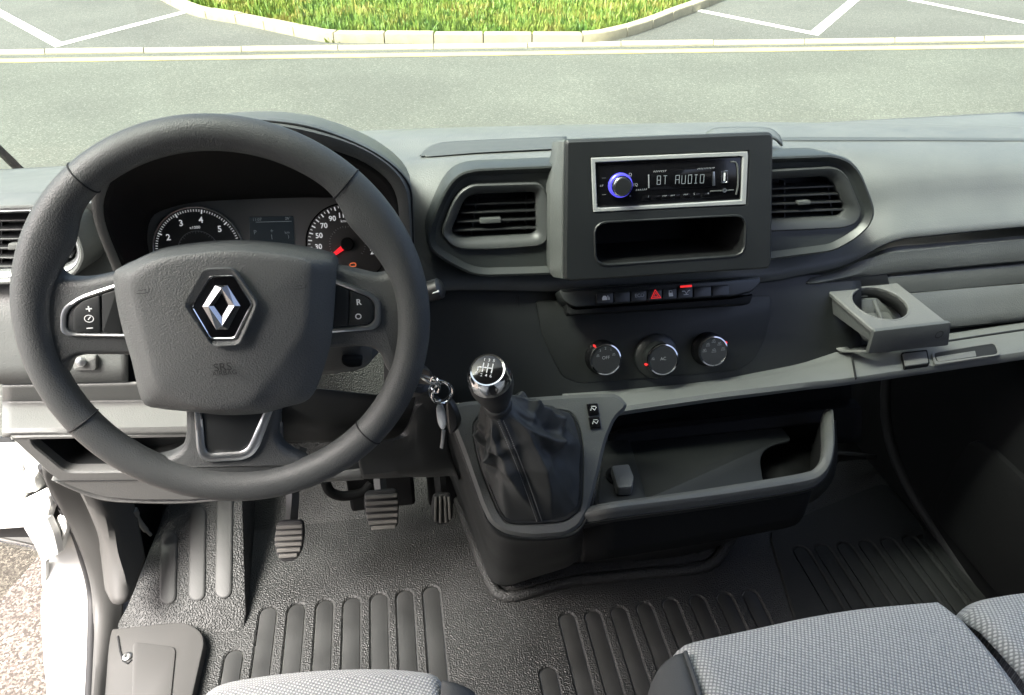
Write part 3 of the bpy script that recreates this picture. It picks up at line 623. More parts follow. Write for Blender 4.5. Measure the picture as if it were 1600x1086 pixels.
# ---- button bar under the bezel
BP = PM(Y(1030, 466, .846), el=38)
bb = rnd(BP.loop([(872, 452), (1188, 431), (1190, 441), (1176, 456), (1146, 463), (1000, 472), (897, 480), (880, 470)]), .006)
plate('button_bar', bb, BP.n, .035, 'bezel', D, bev=.004)
xs = [931, 959, 985, 1011, 1035, 1058, 1083, 1112, 1140]
ytop = lambda x: 459-(x-931)*.068; ybot = lambda x: 475-(x-931)*.068
names = ['car', '', 'eco', 'haz', 'lock', 'trac', '', '']
for i, nm in enumerate(names):
    a, b = xs[i]+.8, xs[i+1]-.8
    bo_ = plate('push_button', rnd(BP.loop([(a, ytop(a)), (b, ytop(b)), (b, ybot(b)), (a, ybot(a))], .0035), .0015, 2), BP.n, .004, 'bezel', D, bev=.0007)
    cx, cy = (a+b)/2, (ytop((a+b)/2)+ybot((a+b)/2))/2; u, v = BP.loc(cx, cy)
    f = BP; parts = []; mt = 'print_white'
    if nm == 'eco': parts.append(textmesh('ECO', f, u, v, .0066, .0042, bold=.0002)); mt = 'print_grey'
    if nm == 'haz':
        t = [(u-.0068, v-.005), (u+.0068, v-.005), (u, v+.0065)]; t2 = [(u-.0034, v-.003), (u+.0034, v-.003), (u, v+.0026)]
        parts += [strip(f, t, .0017, .0042, True), strip(f, t2, .0011, .0042, True)]; mt = 'red_lamp'
    if nm == 'lock': parts += [polyf(f, [(u-.003, v-.004), (u+.003, v-.004), (u+.003, v+.001), (u-.003, v+.001)], .0042), strip(f, [(u-.002, v+.001), (u-.002, v+.004), (u+.002, v+.004), (u+.002, v+.001)], .0009, .0042)]
    if nm == 'car': parts += [polyf(f, [(u-.005, v-.003), (u+.002, v-.003), (u+.002, v+.001), (u, v+.003), (u-.003, v+.003), (u-.005, v)], .0042), strip(f, [(u+.0035, v-.003), (u+.0035, v+.003)], .001, .0042), strip(f, [(u+.0052, v-.003), (u+.0052, v+.001)], .001, .0042)]
    if nm == 'trac': parts += [strip(f, [(u-.006, v+.002), (u-.002, v+.002), (u, v-.002), (u+.003, v+.002), (u+.006, v+.003)], .001, .0042), strip(f, [(u-.004, v-.003), (u+.003, v-.003)], .0009, .0042)]
    if parts: joinparts('printed_symbol', parts, mt, bo_, smooth=False)
a, b = BP.loc(1070, 448.5)
rb = plate('warning_lamp', [BP.l(a-.009, b-.002, .0045), BP.l(a+.009, b-.002, .0045), BP.l(a+.009, b+.0025, .0045), BP.l(a-.009, b+.0025, .0045)], BP.n, .003, 'gloss_black', D, bev=.0005)
joinparts('lamp_text', [polyf(BP, [(a-.0085, b-.0012), (a+.0085, b-.0012), (a+.0085, b+.0018), (a-.0085, b+.0018)], .0051)], 'red_lamp', rb, smooth=False)
plate('bar_lower_lip', rnd(BP.loop([(884, 474), (897, 482), (1000, 474), (1146, 465), (1178, 458), (1172, 475), (888, 492)], -.006), .004), BP.n, .02, 'black', D, bev=.002)

# ---- air vents
def airvent(outer, frame, openg, pm, slats, verts, slider, mt='pod', frame_mt='vent'):
    N = 90
    O = lin(rnd(outer, .012), N, True); Fr = lin(rnd(frame, .012), N, True); Op = lin(rnd(openg, .006), N, True)
    def al(B, A): k = min(range(N), key=lambda i: np.linalg.norm(B[i]-A[0])); return B[k:]+B[:k]
    Fr = al(Fr, O); Op = al(Op, Fr); n = pm.n
    mv = lambda L, d, h: [p+n*h for p in (inset(L, d, n) if d else L)]
    v = loft('air_vent', [mv(O, 0, -.06), mv(O, 0, -.002), mv(O, .0015, .001), mv(O, .004, .0015), mv(O, .006, -.001), mv(O, .011, -.007), [p+n*-.0075 for p in inset(Fr, -.004, n)], mv(Fr, 0, -.0085), mv(Fr, .001, -.012)], mt, D, cap0=False, cap1=False)
    loft('vent_frame', [mv(Fr, .0005, -.012), mv(Fr, .0005, -.004), mv(Fr, .0025, -.002), [f*.55+o*.45+n*-.003 for f, o in zip(Fr, Op)], mv(Op, -.001, -.010), mv(Op, 0, -.014), mv(Op, 0, -.04)], frame_mt, v, cap0=False, cap1=False)
    loft('vent_duct', [mv(Op, -.002, -.036), mv(Op, .004, -.046)], 'cavity', v, cap0=False)
    for (xa, ya, xb, yb) in slats:
        a, b = pm.p(xa, ya, -.014), pm.p(xb, yb, -.014); dd = nz(n+pm.v*-.25)
        box('slat', (a+b)/2-dd*.008, (b-a)/2, pm.v*.0011, dd*.008, 'bakelite', v, bev=.0006)
    for (xa, ya, xb, yb) in verts:
        a, b = pm.p(xa, ya, -.030), pm.p(xb, yb, -.030)
        box('vertical_vane', (a+b)/2, (b-a)/2, pm.u*.0008, n*.008, 'bakelite', v)
    x0, y0, x1, y1 = slider
    plate('slider_tab', rnd(pm.loop([(x0, y0), (x1, y0-1.5), (x1, y1-1.5), (x0, y1)], -.010), .002), n, .012, 'dash', v, bev=.001)
    return v
VP = PM(Y(775, 345, .888), el=12)
lv_o = [(890, 256), (741, 262), (719, 268), (704, 280), (691, 300), (672, 343), (666, 368), (669, 388), (684, 402), (711, 418), (737, 430), (757, 433), (890, 429)]
lv_f = [(844, 285), (737, 288), (721, 297), (707, 315), (690, 360), (691, 370), (705, 386), (721, 392), (773, 392), (842, 387), (856, 380), (859.5, 360), (859.5, 317), (854, 297)]
lv_p = [(838, 303), (747, 306), (731, 311), (725, 319), (707, 362), (708, 368), (721, 376), (834, 370), (841, 364), (839, 307)]
airvent(VP.loop(lv_o), VP.loop(lv_f), VP.loop(lv_p), VP, [(726, 320, 837, 316.5), (720, 333.5, 838, 329.5), (714, 347.5, 838, 343), (709, 361, 839, 356.5)], [(745, 308, 734, 375), (821, 304, 821, 371)], (750, 341.5, 783, 350))
VQ = PM(Y(1270, 318, .885), el=12)
rv_o = [(1190, 244), (1303, 240), (1329, 249), (1346, 268), (1364, 314), (1368, 332), (1360, 354), (1337, 375), (1303, 394), (1190, 409)]
rv_f = [(1195, 266), (1308, 260), (1326, 273), (1350, 331), (1342, 350), (1320, 358), (1195, 364)]
rv_p = [(1200, 283), (1297, 278), (1308, 286), (1329, 328), (1320, 341), (1200, 347)]
airvent(VQ.loop(rv_o), VQ.loop(rv_f), VQ.loop(rv_p), VQ, [(1202, 295.5, 1312, 291), (1202, 307.5, 1318, 303), (1202, 320, 1324, 315.5), (1202, 332.5, 1326, 327.5)], [(1222, 282, 1222, 346), (1288, 279, 1297, 342)], (1247, 314.5, 1267, 321))
# driver's side vent
VL = PM(Y(40, 385, .885), el=10, az=-6)
dl_o = [(-120, 322), (58, 318), (112, 340), (132, 385), (134, 404), (122, 430), (90, 442), (-120, 450)]
dl_f = [(-110, 330), (56, 325), (104, 345), (125, 385), (127, 400), (118, 421), (90, 433), (-110, 441)]
dl_p = [(-100, 341), (48, 336), (92, 352), (112, 386), (113, 402), (106, 412), (86, 422), (-100, 429)]
airvent(VL.loop(dl_o), VL.loop(dl_f), VL.loop(dl_p), VL, [(-98, 347, 70, 344.5), (-98, 361, 95, 358.5), (-98, 375.5, 104, 373), (-98, 390, 110, 387), (-98, 404.5, 111, 402), (-98, 418, 96, 416)], [(8, 341, 8, 427), (86, 352, 86, 422)], (12, 381, 40, 391), 'dash', 'satin')

# ---- driver's side: pad, knee panels
cx = [-180, -90, 0, 90, 150, 200]
rowsL = [[np.array([Y(x, 290, 1.1)[0], 1.36, .66]) for x in cx], [Y(x, y, 1.12) for x, y in zip(cx, [306, 297, 287.5, 277.5, 271, 266])], [Y(x, y, 1.0) for x, y in zip(cx, [320, 312, 304, 296, 290, 286])], [Y(x, y, .93) for x, y in zip(cx, [335, 328, 322, 318, 316, 314])], [Y(x, y, .945) for x, y in zip(cx, [400, 395, 390, 386, 384, 382])], [Y(x, y, .895) for x, y in zip(cx, [470, 468, 466, 464, 464, 464])], [Y(x, y, .862) for x, y in zip(cx, [560, 558, 556, 554, 554, 554])], [Y(x, y, .85) for x, y in zip(cx, [602, 601, 600, 598, 597, 596])]]
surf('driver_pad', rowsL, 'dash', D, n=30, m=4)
kx = [4, 60, 120, 200, 300, 440]
tp = [(x, y) for x, y in zip(kx, [602, 601, 600, 598, 596, 592])]
def row(ys, dep): return [Y(x, y, dep) for x, y in zip(kx, ys)]
b0 = row([602, 601, 600, 598, 596, 592], .85)
b1 = row([627, 626.5, 626, 625, 624, 622], .868)
b2 = row([629, 628.5, 628, 627, 626, 624], .868)
b3 = row([668, 667, 666, 665, 663, 660], .806)
b4 = row([673, 672, 671, 669, 667, 663], .80)
b5 = row([682, 681, 680.5, 680, 678, 676], .80)
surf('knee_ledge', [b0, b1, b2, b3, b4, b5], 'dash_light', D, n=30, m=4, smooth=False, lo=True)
# knee panel below with the open pocket
KP = PM(Y(170, 710, .798), el=-4)
ko = rnd(KP.loop([(10, 683), (60, 681.5), (120, 680.5), (200, 680), (300, 678), (440, 676), (445, 770), (300, 784), (210, 784), (156, 779), (112, 764), (81, 749), (50, 719)]), [.004, .002, .002, .002, .002, .002, .01, .01, .01, .02, .02, .02, .01])
kh1 = rnd(KP.loop([(48, 684.5), (150, 683.5), (210, 737), (103, 738), (79, 718), (52, 696)]), [.006, .004, .006, .01, .01, .006])
kh2 = rnd(KP.loop([(172, 683), (296, 680.5), (292, 716), (232, 728), (205, 718)]), .006)
holeplate('knee_panel', ko, [kh1, kh2], KP.n, .02, 'dash_light', D, bev=.005, hb=.002)
for h, dp_, mt in ((kh1, .09, 'cavity'), (kh2, .03, 'dash_dark_shaded')):
    h = lin(h, 40, True); c = np.mean(h, axis=0)
    loft('knee_pocket', [[p-KP.n*.015 for p in h], [p-KP.n*dp_+(c-p)*.12 for p in h]], mt, D, cap0=False)
surf('knee_return', [KP.loop([(81, 749), (112, 764), (156, 780), (210, 785), (300, 785), (440, 772)], -.003), [p+np.array([0, .10, -.005]) for p in KP.loop([(81, 749), (112, 764), (156, 780), (210, 785), (300, 785), (440, 772)], -.003)]], 'dash_light', D, n=30, m=2)
# fine seam and the small switch on the knee area
surf('knee_seam', [KP.loop([(84, 751), (150, 750.5), (240, 749.5)], .0012), KP.loop([(84, 752), (150, 751.5), (240, 750.5)], .0012)], 'cavity', D, n=8, m=1, thick=.0006)
sw = plate('levelling_switch', rnd([Y(112, 558, .853), Y(150, 557, .853), Y(150, 580, .848), Y(114, 580, .848)], .004), (0, -1, .2), .012, 'dash_light', D, bev=.003)
lathe('switch_wheel', Y(126, 566, .849), (0, -1, .3), [(.006, -.004), (.006, .001), (.0045, .002), (.0001, .002)], 'satin', sw, n=20)
# right knee panels round the column
surf('column_surround', [[Y(x, y, .865) for x, y in [(430, 600), (520, 610), (600, 618), (680, 622)]], [Y(x, y, .86) for x, y in [(430, 640), (520, 640), (600, 640), (680, 640)]], [Y(x, y, .865) for x, y in [(430, 668), (520, 666), (600, 666), (680, 668)]], [Y(x, y, .90) for x, y in [(430, 690), (520, 690), (600, 690), (680, 690)]]], 'dash_dark_shaded', D, n=20, m=4)
cr_ = [(560, 694), (585, 692), (619, 686), (638, 667), (650, 633), (655, 612)]
nbt = [(566, 744), (600, 743), (640, 741), (670, 740), (704, 738), (716, 745)]
ctop = [(560, 700), (592, 696), (625, 690), (646, 672), (660, 636), (700, 632)]
surf('lower_knee_panel', [[Y(x, y, .86) for x, y in cr_], [Y(x, y-1, .81) for x, y in cr_], [Y(x, y, .803) for x, y in ctop], [Y(x, (y+b)/2, .80) for (x, y), (_, b) in zip(ctop, nbt)], [Y(x, y, .80) for x, y in nbt], [Y(x, y+3, .88) for x, y in nbt]], 'dash_dark_shaded', D, n=36, m=4)
surf('lower_knee_panel', [[Y(505, 742, .80), Y(540, 736, .80), Y(566, 732, .80)], [Y(505, 748, .80), Y(540, 746, .80), Y(568, 744, .80)], [Y(500, 752, .9), Y(540, 750, .9), Y(568, 748, .9)]], 'dash', D, n=12, m=3)
# things in the dark behind: bulkhead behind dash
plate('firewall', [np.array(p) for p in [(-.62, 1.40, .2), (1.02, 1.40, .2), (1.02, 1.40, .58), (-.62, 1.40, .58)]], (0, -1, 0), .02, 'black', D, bev=.002)
plate('side_panel', [np.array(p) for p in [(-.535, 1.0, .0), (-.535, 1.38, .0), (-.535, 1.36, .64), (-.535, 1.0, .64)]], (1, 0, 0), .02, 'black', D, bev=.002)

# ---- instrument hood
lip = [(222, 480), (205, 450), (190, 415), (164, 346), (166, 300), (196, 256), (256, 226), (345, 212), (430, 214), (520, 234), (578, 258), (614, 292), (624, 340), (624, 420), (604, 480)]
rid = [(212, 480), (186, 440), (176, 415), (148, 340), (150, 288), (182, 240), (248, 206), (345, 191), (432, 191), (508, 206), (588, 241), (636, 284), (644, 332), (644, 420), (625, 480)]
inn = [(262, 480), (245, 445), (236, 415), (228, 372), (236, 338), (262, 324), (300, 315), (345, 311.5), (430, 308), (500, 307), (552, 311), (594, 345), (612, 385), (614, 430), (600, 480)]
dl = [.83, .825, .82, .80, .79, .785, .78, .775, .775, .78, .79, .80, .81, .83, .84]
CL = PM(Y(430, 380, .90), el=20)
LIP = [Y(x, y, d_) for (x, y), d_ in zip(lip, dl)]; RID = [Y(x, y, d_+.004) for (x, y), d_ in zip(rid, dl)]; INN = CL.loop(inn, .004)
back = [p+np.array([0, .24, -.10]) for p in RID]
surf('instrument_hood', [INN, [a*.5+b*.5+np.array([0, -.01, .012]) for a, b in zip(INN, LIP)], LIP], 'black', D, n=70, m=5)
surf('hood_lip', [LIP, [a*.5+b*.5+np.array([0, -.006, .002]) for a, b in zip(LIP, RID)], RID, [p+np.array([0, .012, -.002]) for p in RID], [a*.5+b*.5+np.array([0, 0, .02]) for a, b in zip(RID, back)], back], 'dash', D, n=70, m=4)
tube('hood_seam', cat([p+np.array([0, -.001, .0005]) for p in RID], 80), .0012, 'cavity', D, n=6)

# ================================================================ INSTRUMENT CLUSTER
IC = thing('instrument_cluster', 'instrument cluster with two round dials and a small display behind the wheel', 'instrument cluster', CL.p(430, 470))
co = cat(CL.loop(inn), 80)
plate('face_panel', co, CL.n, .01, 'cluster', IC, bev=.0008)
def dial(cxp, cyp, rad, kind):
    a0, b0 = CL.loc(cxp, cyp); N = 64
    circ = lambda r, h: [CL.l(a0+r*math.cos(2*math.pi*i/N), b0+r*math.sin(2*math.pi*i/N), h) for i in range(N)]
    d_ = loft('dial', [circ(rad*1.0, -.002), circ(rad*1.0, .0012), circ(rad*.985, .0016)], 'dial', IC, cap0=False)
    if kind == 'tach': ring('chrome_ring', circ(rad*1.035, .003), circ(rad*1.0, .003), CL.n, .003, 'satin', d_, bev=.0006)
    else: ring('bezel_ring', circ(rad*1.03, .0028), circ(rad*1.0, .0028), CL.n, .003, 'black', d_, bev=.0006)
    parts = []; sm = []
    a_s, a_e = (218, -38)
    nmaj = 12 if kind == 'tach' else 22
    for i in range(71 if kind == 'tach' else 45):
        a = R_(225-259*i/70) if kind == 'tach' else R_(215.2-11.2*i/2); big = (i % 10 == 0) if kind == 'tach' else (i % 2 == 0)
        if kind != 'tach' and i > 43: continue
        r0, r1 = rad*(.87 if big else .91), rad*.965
        parts.append(strip(CL, [(a0+r0*math.cos(a), b0+r0*math.sin(a)), (a0+r1*math.cos(a), b0+r1*math.sin(a))], .0016 if big else .0008, .0021))
    if kind == 'tach':
        for k in range(8):
            a = R_(225-37*k); parts.append(textmesh(str(k), CL, a0+rad*.72*math.cos(a), b0+rad*.72*math.sin(a), .0108, .0021, bold=.0002))
        parts.append(textmesh('x1000', CL, a0, b0+rad*.54, .0052, .0021))
    else:
        for k, t in enumerate([10, 30, 50, 70, 90, 110, 130, 150, 170, 190, 210]):
            a = R_(204-22.4*k); parts.append(textmesh(str(t), CL, a0+rad*.72*math.cos(a), b0+rad*.72*math.sin(a), .0092, .0021, bold=.0002))
        parts.append(textmesh('km/h', CL, a0, b0+rad*.58, .0052, .0021))
    for i in range(31):
        a = R_(a_s+(a_e-a_s)*i/30); r0, r1 = rad*(.40 if i % 5 == 0 else .425), rad*.455
        sm.append(strip(CL, [(a0+r0*math.cos(a), b0+r0*math.sin(a)), (a0+r1*math.cos(a), b0+r1*math.sin(a))], .0007, .0021))
    if kind == 'tach': sm.append(strip(CL, [(a0+rad*.46*math.cos(R_(q)), b0+rad*.46*math.sin(R_(q))) for q in range(200, 9, -10)], .0008, .0021))
    joinparts('printed_scale', parts, 'dial_print', d_, smooth=False); joinparts('inner_scale', sm, 'print_grey', d_, smooth=False)
    lathe('needle_cap', CL.l(a0, b0, .002), CL.n, [(rad*.17, 0), (rad*.165, .004), (rad*.14, .0055), (.0001, .0055)], 'black', d_, n=28)
    return a0, b0, d_
TR_, SR = .0535, .0515
ta, tb_, td = dial(311, 391, TR_, 'tach')
sa, sb, sd = dial(543, 381, SR, 'speed')
def ndl(a0, b0, r, ang, d_):
    a = R_(ang); ux, uy = math.cos(a), math.sin(a)
    V = [CL.l(a0+ux*r*.1-uy*.0034, b0+uy*r*.1+ux*.0034, .006), CL.l(a0+ux*r*.1+uy*.0034, b0+uy*r*.1-ux*.0034, .006), CL.l(a0+ux*r+uy*.0007, b0+uy*r-ux*.0007, .005), CL.l(a0+ux*r-uy*.0007, b0+uy*r+ux*.0007, .005)]
    plate('needle', V, CL.n, .0012, 'needle', d_, bev=.0002)
ndl(sa, sb, SR*.85, 213, sd); ndl(ta, tb_, TR_*.8, 218, td)
# engine lamp
a, b = CL.loc(551.5, 413.5)
joinparts('warning_lamp', [strip(CL, [(a-.003, b-.002), (a-.004, b), (a-.003, b+.002), (a+.001, b+.0025), (a+.003, b+.002), (a+.0042, b), (a+.003, b-.002)], .001, .0024, True)], 'orange_lamp', sd, smooth=False)
dsp = plate('display', rnd(CL.loop([(389, 339), (458, 337.5), (461, 402), (391, 402)], .0012), .001, 2), CL.n, .002, 'lcd', IC, bev=.0004)
parts = []
for (x, y, t, s) in [(402, 343, '11:07', .0052), (450, 341, '26°', .0052), (425, 361, '+', .008), (425, 370.5, '1', .009), (449, 363, 'km', .005), (399, 363, 'P', .0075), (451, 369, ')', .006)]:
    a, b = CL.loc(x, y); parts.append(textmesh(t, CL, a, b, s, .0016))
a, b = CL.loc(400, 347); a2, b2 = CL.loc(456, 345.5); parts.append(strip(CL, [(a, b), (a2, b2)], .0007, .0016))
joinparts('display_symbols', parts, 'lcd_ink', dsp, smooth=False)

# ================================================================ CAR RADIO
CR = thing('car_radio', 'single slot black car radio with round blue lit knob in the bezel', 'car radio', BZ.p(1045, 320))
ring('cage_frame', BZ.loop([(924, 247), (1170, 237), (1166, 319.5), (927, 331.5)], .001), BZ.loop([(930.5, 254), (1161, 243.5), (1158.5, 313), (933.5, 326)], .001), BZ.n, .02, 'silver_plastic', CR, bev=.001, N=80)
RF = BZ
plate('face', rnd(BZ.loop([(932, 255), (1160, 244.5), (1158, 312.5), (934, 325)], -.002), .003), BZ.n, .02, 'gloss_black', CR, bev=.002)
kc = BZ.p(968.5, 289, -.002)
lathe('glow_ring', kc, BZ.n, [(.0152, 0), (.0152, .004), (.0140, .0052), (.0125, .0052), (.0125, .004)], 'blue_lamp', CR, n=40, cap0=False, cap1=False)
kn = lathe('volume_knob', kc, BZ.n, [(.0128, 0), (.0128, .008), (.0125, .011), (.0112, .013), (.0105, .013)], 'chrome', CR, n=44)
lathe('knob_cap', kc+BZ.n*.0128, BZ.n, [(.0106, 0), (.0100, .0008), (.0001, .0010)], 'bakelite', kn, n=40)
dw = plate('display', rnd(BZ.loop([(1015, 267), (1112, 262.5), (1112, 292), (1015, 296.5)], -.0012), .001, 2), BZ.n, .003, 'gloss_black', CR, bev=.0003)
# segment lettering BT AUDIO, drawn as thin segment strokes
SEG = {'B': [(0, 0, 0, 1), (0, 1, .9, 1), (.9, 1, .9, .5), (.0, .5, .9, .5), (.9, .5, .9, 0), (0, 0, .9, 0)], 'T': [(0, 1, 1, 1), (.5, 0, .5, 1)], 'A': [(0, 0, 0, 1), (0, 1, 1, 1), (1, 1, 1, 0), (0, .5, 1, .5)], 'U': [(0, 0, 0, 1), (0, 0, 1, 0), (1, 0, 1, 1)], 'D': [(.1, 0, .1, 1), (.0, 1, 1, 1), (1, 1, 1, 0), (0, 0, 1, 0)], 'I': [(.5, 0, .5, 1), (.1, 0, .9, 0), (.1, 1, .9, 1)], 'O': [(0, 0, 0, 1), (0, 1, 1, 1), (1, 1, 1, 0), (0, 0, 1, 0)], ' ': []}
parts = []
for i, ch in enumerate('BT AUDIO'):
    x = 1027+i*9.6; a, b = BZ.loc(x, 288.5-i*.32); wch, hch = .0048, .0105
    for (x0, y0, x1, y1) in SEG[ch]: parts.append(strip(BZ, [(a+x0*wch, b+y0*hch), (a+x1*wch, b+y1*hch)], .0008, -.0009))
joinparts('display_text', parts, 'lcd_ink', dw, smooth=False)
plate('display_end_bar', rnd(BZ.loop([(1113, 268.5), (1117, 268), (1117.5, 290), (1113.5, 290.5)], -.0008), .0006, 2), BZ.n, .003, 'satin', CR, bev=.0004)
plate('display_end_bar', rnd(BZ.loop([(1013, 273), (1014.6, 273), (1015, 294), (1013.4, 294)], -.0008), .0004, 2), BZ.n, .003, 'print_grey', CR, bev=.0003)
us = ring('usb_port', BZ.loop([(1127, 267), (1138, 266.5), (1138, 286), (1127, 286.5)], -.0008), BZ.loop([(1129, 269), (1136, 268.6), (1136, 284), (1129, 284.4)], -.0008), BZ.n, .003, 'chrome', CR, bev=.0004)
plate('port_tongue', BZ.loop([(1131, 270), (1133.5, 270), (1133.5, 283), (1131, 283)], -.0012), BZ.n, .001, 'print_white', us, bev=.0002)
tube('release_lever', cat(BZ.loop([(1142, 253), (1150, 254), (1153, 268), (1153, 290), (1150, 304)], -.001), 16), .0011, 'dash', CR, n=6)
plate('aux_cover', rnd(BZ.loop([(1110, 298), (1147, 296), (1147, 298), (1110, 300)], -.001), .0005, 2), BZ.n, .002, 'dash', CR, bev=.0003)
lathe('aux_socket', BZ.p(1132, 297.5, -.001), BZ.n, [(.0028, 0), (.0026, .001), (.0014, .001), (.0012, 0)], 'steel', CR, n=16)
for i in range(7):
    x = 1003+i*15.5; y = 310-i*.75
    k_ = plate('radio_key', rnd(BZ.loop([(x, y-3.6), (x+13.5, y-4.2), (x+13.5, y+3.4), (x, y+4)], -.001), .0008, 2), BZ.n, .002, 'gloss_black', CR, bev=.0004)
parts = []
for (x, y, t, s, al_) in [(1032, 267.5, 'o-radio', .0045, 0), (1104, 263, 'M-P3 USB BT', .0038, 0), (1003, 296.5, '"BAND"', .0046, 0), (985, 273, 'Q', .0055, 0), (993, 289, 'EQ', .005, 0), (944, 278, '—', .005, 0), (941, 290, 'ST', .0046, 0), (944, 304, '—', .005, 0), (985, 306, 'o', .004, 0), (1013.5, 307.5, '1', .004, 0), (1039, 306, 'INT', .0036, 0), (1052, 305.3, 'RPT', .0036, 0), (1072, 304, 'RDM', .0036, 0), (1085, 303.5, '5', .004, 0), (1107, 302, '6', .004, 0)]:
    if t in ('o-radio', 'M-P3 USB BT', '"BAND"', 'ST', 'INT', 'RPT', 'RDM'):
        # lettering too small to read in the photograph: short printed strokes
        a, b = BZ.loc(x, y); n_ = max(2, len(t)); wd = s*.55
        for q in range(n_): parts.append(strip(BZ, [(a+(q-n_/2)*wd, b-s*.22), (a+(q-n_/2)*wd+wd*.5, b+s*.22)], s*.2, -.0006))
    else: a, b = BZ.loc(x, y); parts.append(textmesh(t, BZ, a, b, s, -.0006))
joinparts('printed_marks', parts, 'print_grey', CR, smooth=False)

# ================================================================ CUP HOLDER
CH = thing('cup_holder', 'grey pull-out cup holder tray extended from the passenger side dash', 'cup holder', Y(1420, 540, .82))
c4 = [Y(1275, 438, .905), Y(1386, 429, .905), Y(1480, 503, .782), Y(1365, 516, .782)]
nC = np.cross(c4[1]-c4[0], c4[3]-c4[0]); nC = nz(nC*(-1 if nC[2] < 0 else 1)); CPn = PM(np.mean(c4, axis=0), n=nC)
c4 = [CPn.p(1275, 438), CPn.p(1386, 429), CPn.p(1480, 503), CPn.p(1365, 516)]
hc = CPn.p(1375, 473.5); rr = .0385
hu = nz(c4[1]-c4[0]); hv = np.cross(CPn.n, hu)
hole = [hc+(hu*math.cos(2*math.pi*i/48)+hv*math.sin(2*math.pi*i/48))*rr for i in range(48)]
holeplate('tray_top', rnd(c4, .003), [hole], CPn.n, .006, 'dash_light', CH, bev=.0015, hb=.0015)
ring('hole_rim', [p+CPn.n*.0008 for p in inset(hole, -.003, CPn.n)], [p+CPn.n*.0008 for p in hole], CPn.n, .012, 'dash_light', CH, bev=.0008)
loft('cup_ring', [[p-CPn.n*.004 for p in hole], [p-CPn.n*.022 for p in hole]], 'black', CH, cap0=False, cap1=False, solid=.002)
fp = [c4[3]+np.array([-.001, -.004, .001]), c4[2]+np.array([.003, -.004, .001]), Y(1482, 540, .779), Y(1356, 553, .779)]
nF = np.cross(fp[1]-fp[0], fp[3]-fp[0]); nF = nF*(-1 if nF[1] > 0 else 1)
plate('front_panel', rnd(fp, .003), nF, .006, 'dash', CH, bev=.0012)
# side cheek and folding support arm
for dx in (0.0, .112):
    sd_ = np.array([dx, 0, 0])
    plate('side_cheek', [c4[0]+sd_+np.array([.003, 0, -.004]), c4[3]+sd_+np.array([.003, .004, -.004]), c4[3]+sd_+np.array([.003, .006, -.022]), c4[0]+sd_+np.array([.003, 0, -.034])], (-1, 0, 0), .003, 'dash', CH, bev=.0008)
arm = [Y(1284, 470, .89), Y(1290, 495, .872), Y(1298, 527, .852), Y(1305, 543, .84), Y(1314, 549, .825), Y(1334, 549.5, .80), Y(1356, 549, .784)]
armc = cat(arm, 30); wv_ = np.array([.018, 0, 0])
mk('support_arm', [p for q in armc for p in (q, q+wv_)], gridf(30, 2, False), 'dash_light', CH, solid=.003)
plate('support_arm', rnd([hc+np.array([-.03, .02, -.03]), hc+np.array([.035, .02, -.03]), hc+np.array([.03, -.03, -.042]), hc+np.array([-.028, -.03, -.042])], .008), (0, 0, 1), .004, 'dash', CH, bev=.001)
tube('support_pin', [hc+np.array([.004, .02, -.008]), hc+np.array([.012, -.02, -.04])], .003, 'dash', CH, n=8)
joinparts('symbol', [strip(PM(fp[1]*.12+fp[0]*.0+fp[2]*.0+fp[1]*.0+(fp[1]+fp[2])*.44, n=nF), [(-.018+.006*math.cos(t*.8), .006*math.sin(t*.8)) for t in range(8)], .0012, .0012, True)], 'dash_dark_shaded', CH, smooth=False)
# the slot it slides out of
sl4 = [Y(1270, 438.5, .8835), Y(1386, 428, .8835), Y(1390, 446, .8795), Y(1272, 466, .8785)]
plate('cup_holder_slot', rnd(sl4, .003), nS, .004, 'cavity', D, bev=.0005)

# ================================================================ CONSOLE, TRAY
ca, cb = Y(825, 815, .64), Y(825, 645, .735)
CN = PM(ca, n=np.cross((1, 0, 0), cb-ca))
boot_o = [(741, 673), (750, 722), (773, 783), (786, 808), (803, 818), (875, 815), (897, 803), (907, 786), (909, 706), (905, 673), (897, 652), (880, 643), (811, 641), (762, 645), (746, 655)]
cons_o = [(698, 640), (713, 680), (728, 720), (752, 790), (766, 819), (790, 835), (830, 841), (885, 837), (908, 823), (922, 795), (938, 735), (948, 690), (962, 655), (985, 634), (965, 614), (900, 616), (720, 628)]
BO = lin(cat(CN.loop(boot_o), 60, True), 60, True)
holeplate('gear_console', lin(rnd(CN.loop(cons_o), .008), 90, True), [BO], CN.n, .012, 'dash', D, bev=.005, hb=.003)
tops = [(698, 640), (713, 680), (728, 720), (752, 790), (766, 819), (790, 835), (830, 841), (885, 837), (908, 823), (922, 795), (930, 765)]
bots = [(697, 733), (711, 766), (725, 800), (752, 866), (766, 902), (790, 914), (835, 901), (878, 886), (893, 876), (905, 862), (915, 850)]
T_ = CN.loop(tops, -.005); B_ = [Zp(x, y, .02) for x, y in bots]
surf('console_skirt', [T_, [a*.93+b*.07 for a, b in zip(T_, B_)], [a*.5+b*.5+np.array([0, -.02, 0]) for a, b in zip(T_, B_)], B_, [p+np.array([0, .02, -.02]) for p in B_]], 'dash_dark_shaded', D, n=60, m=5)
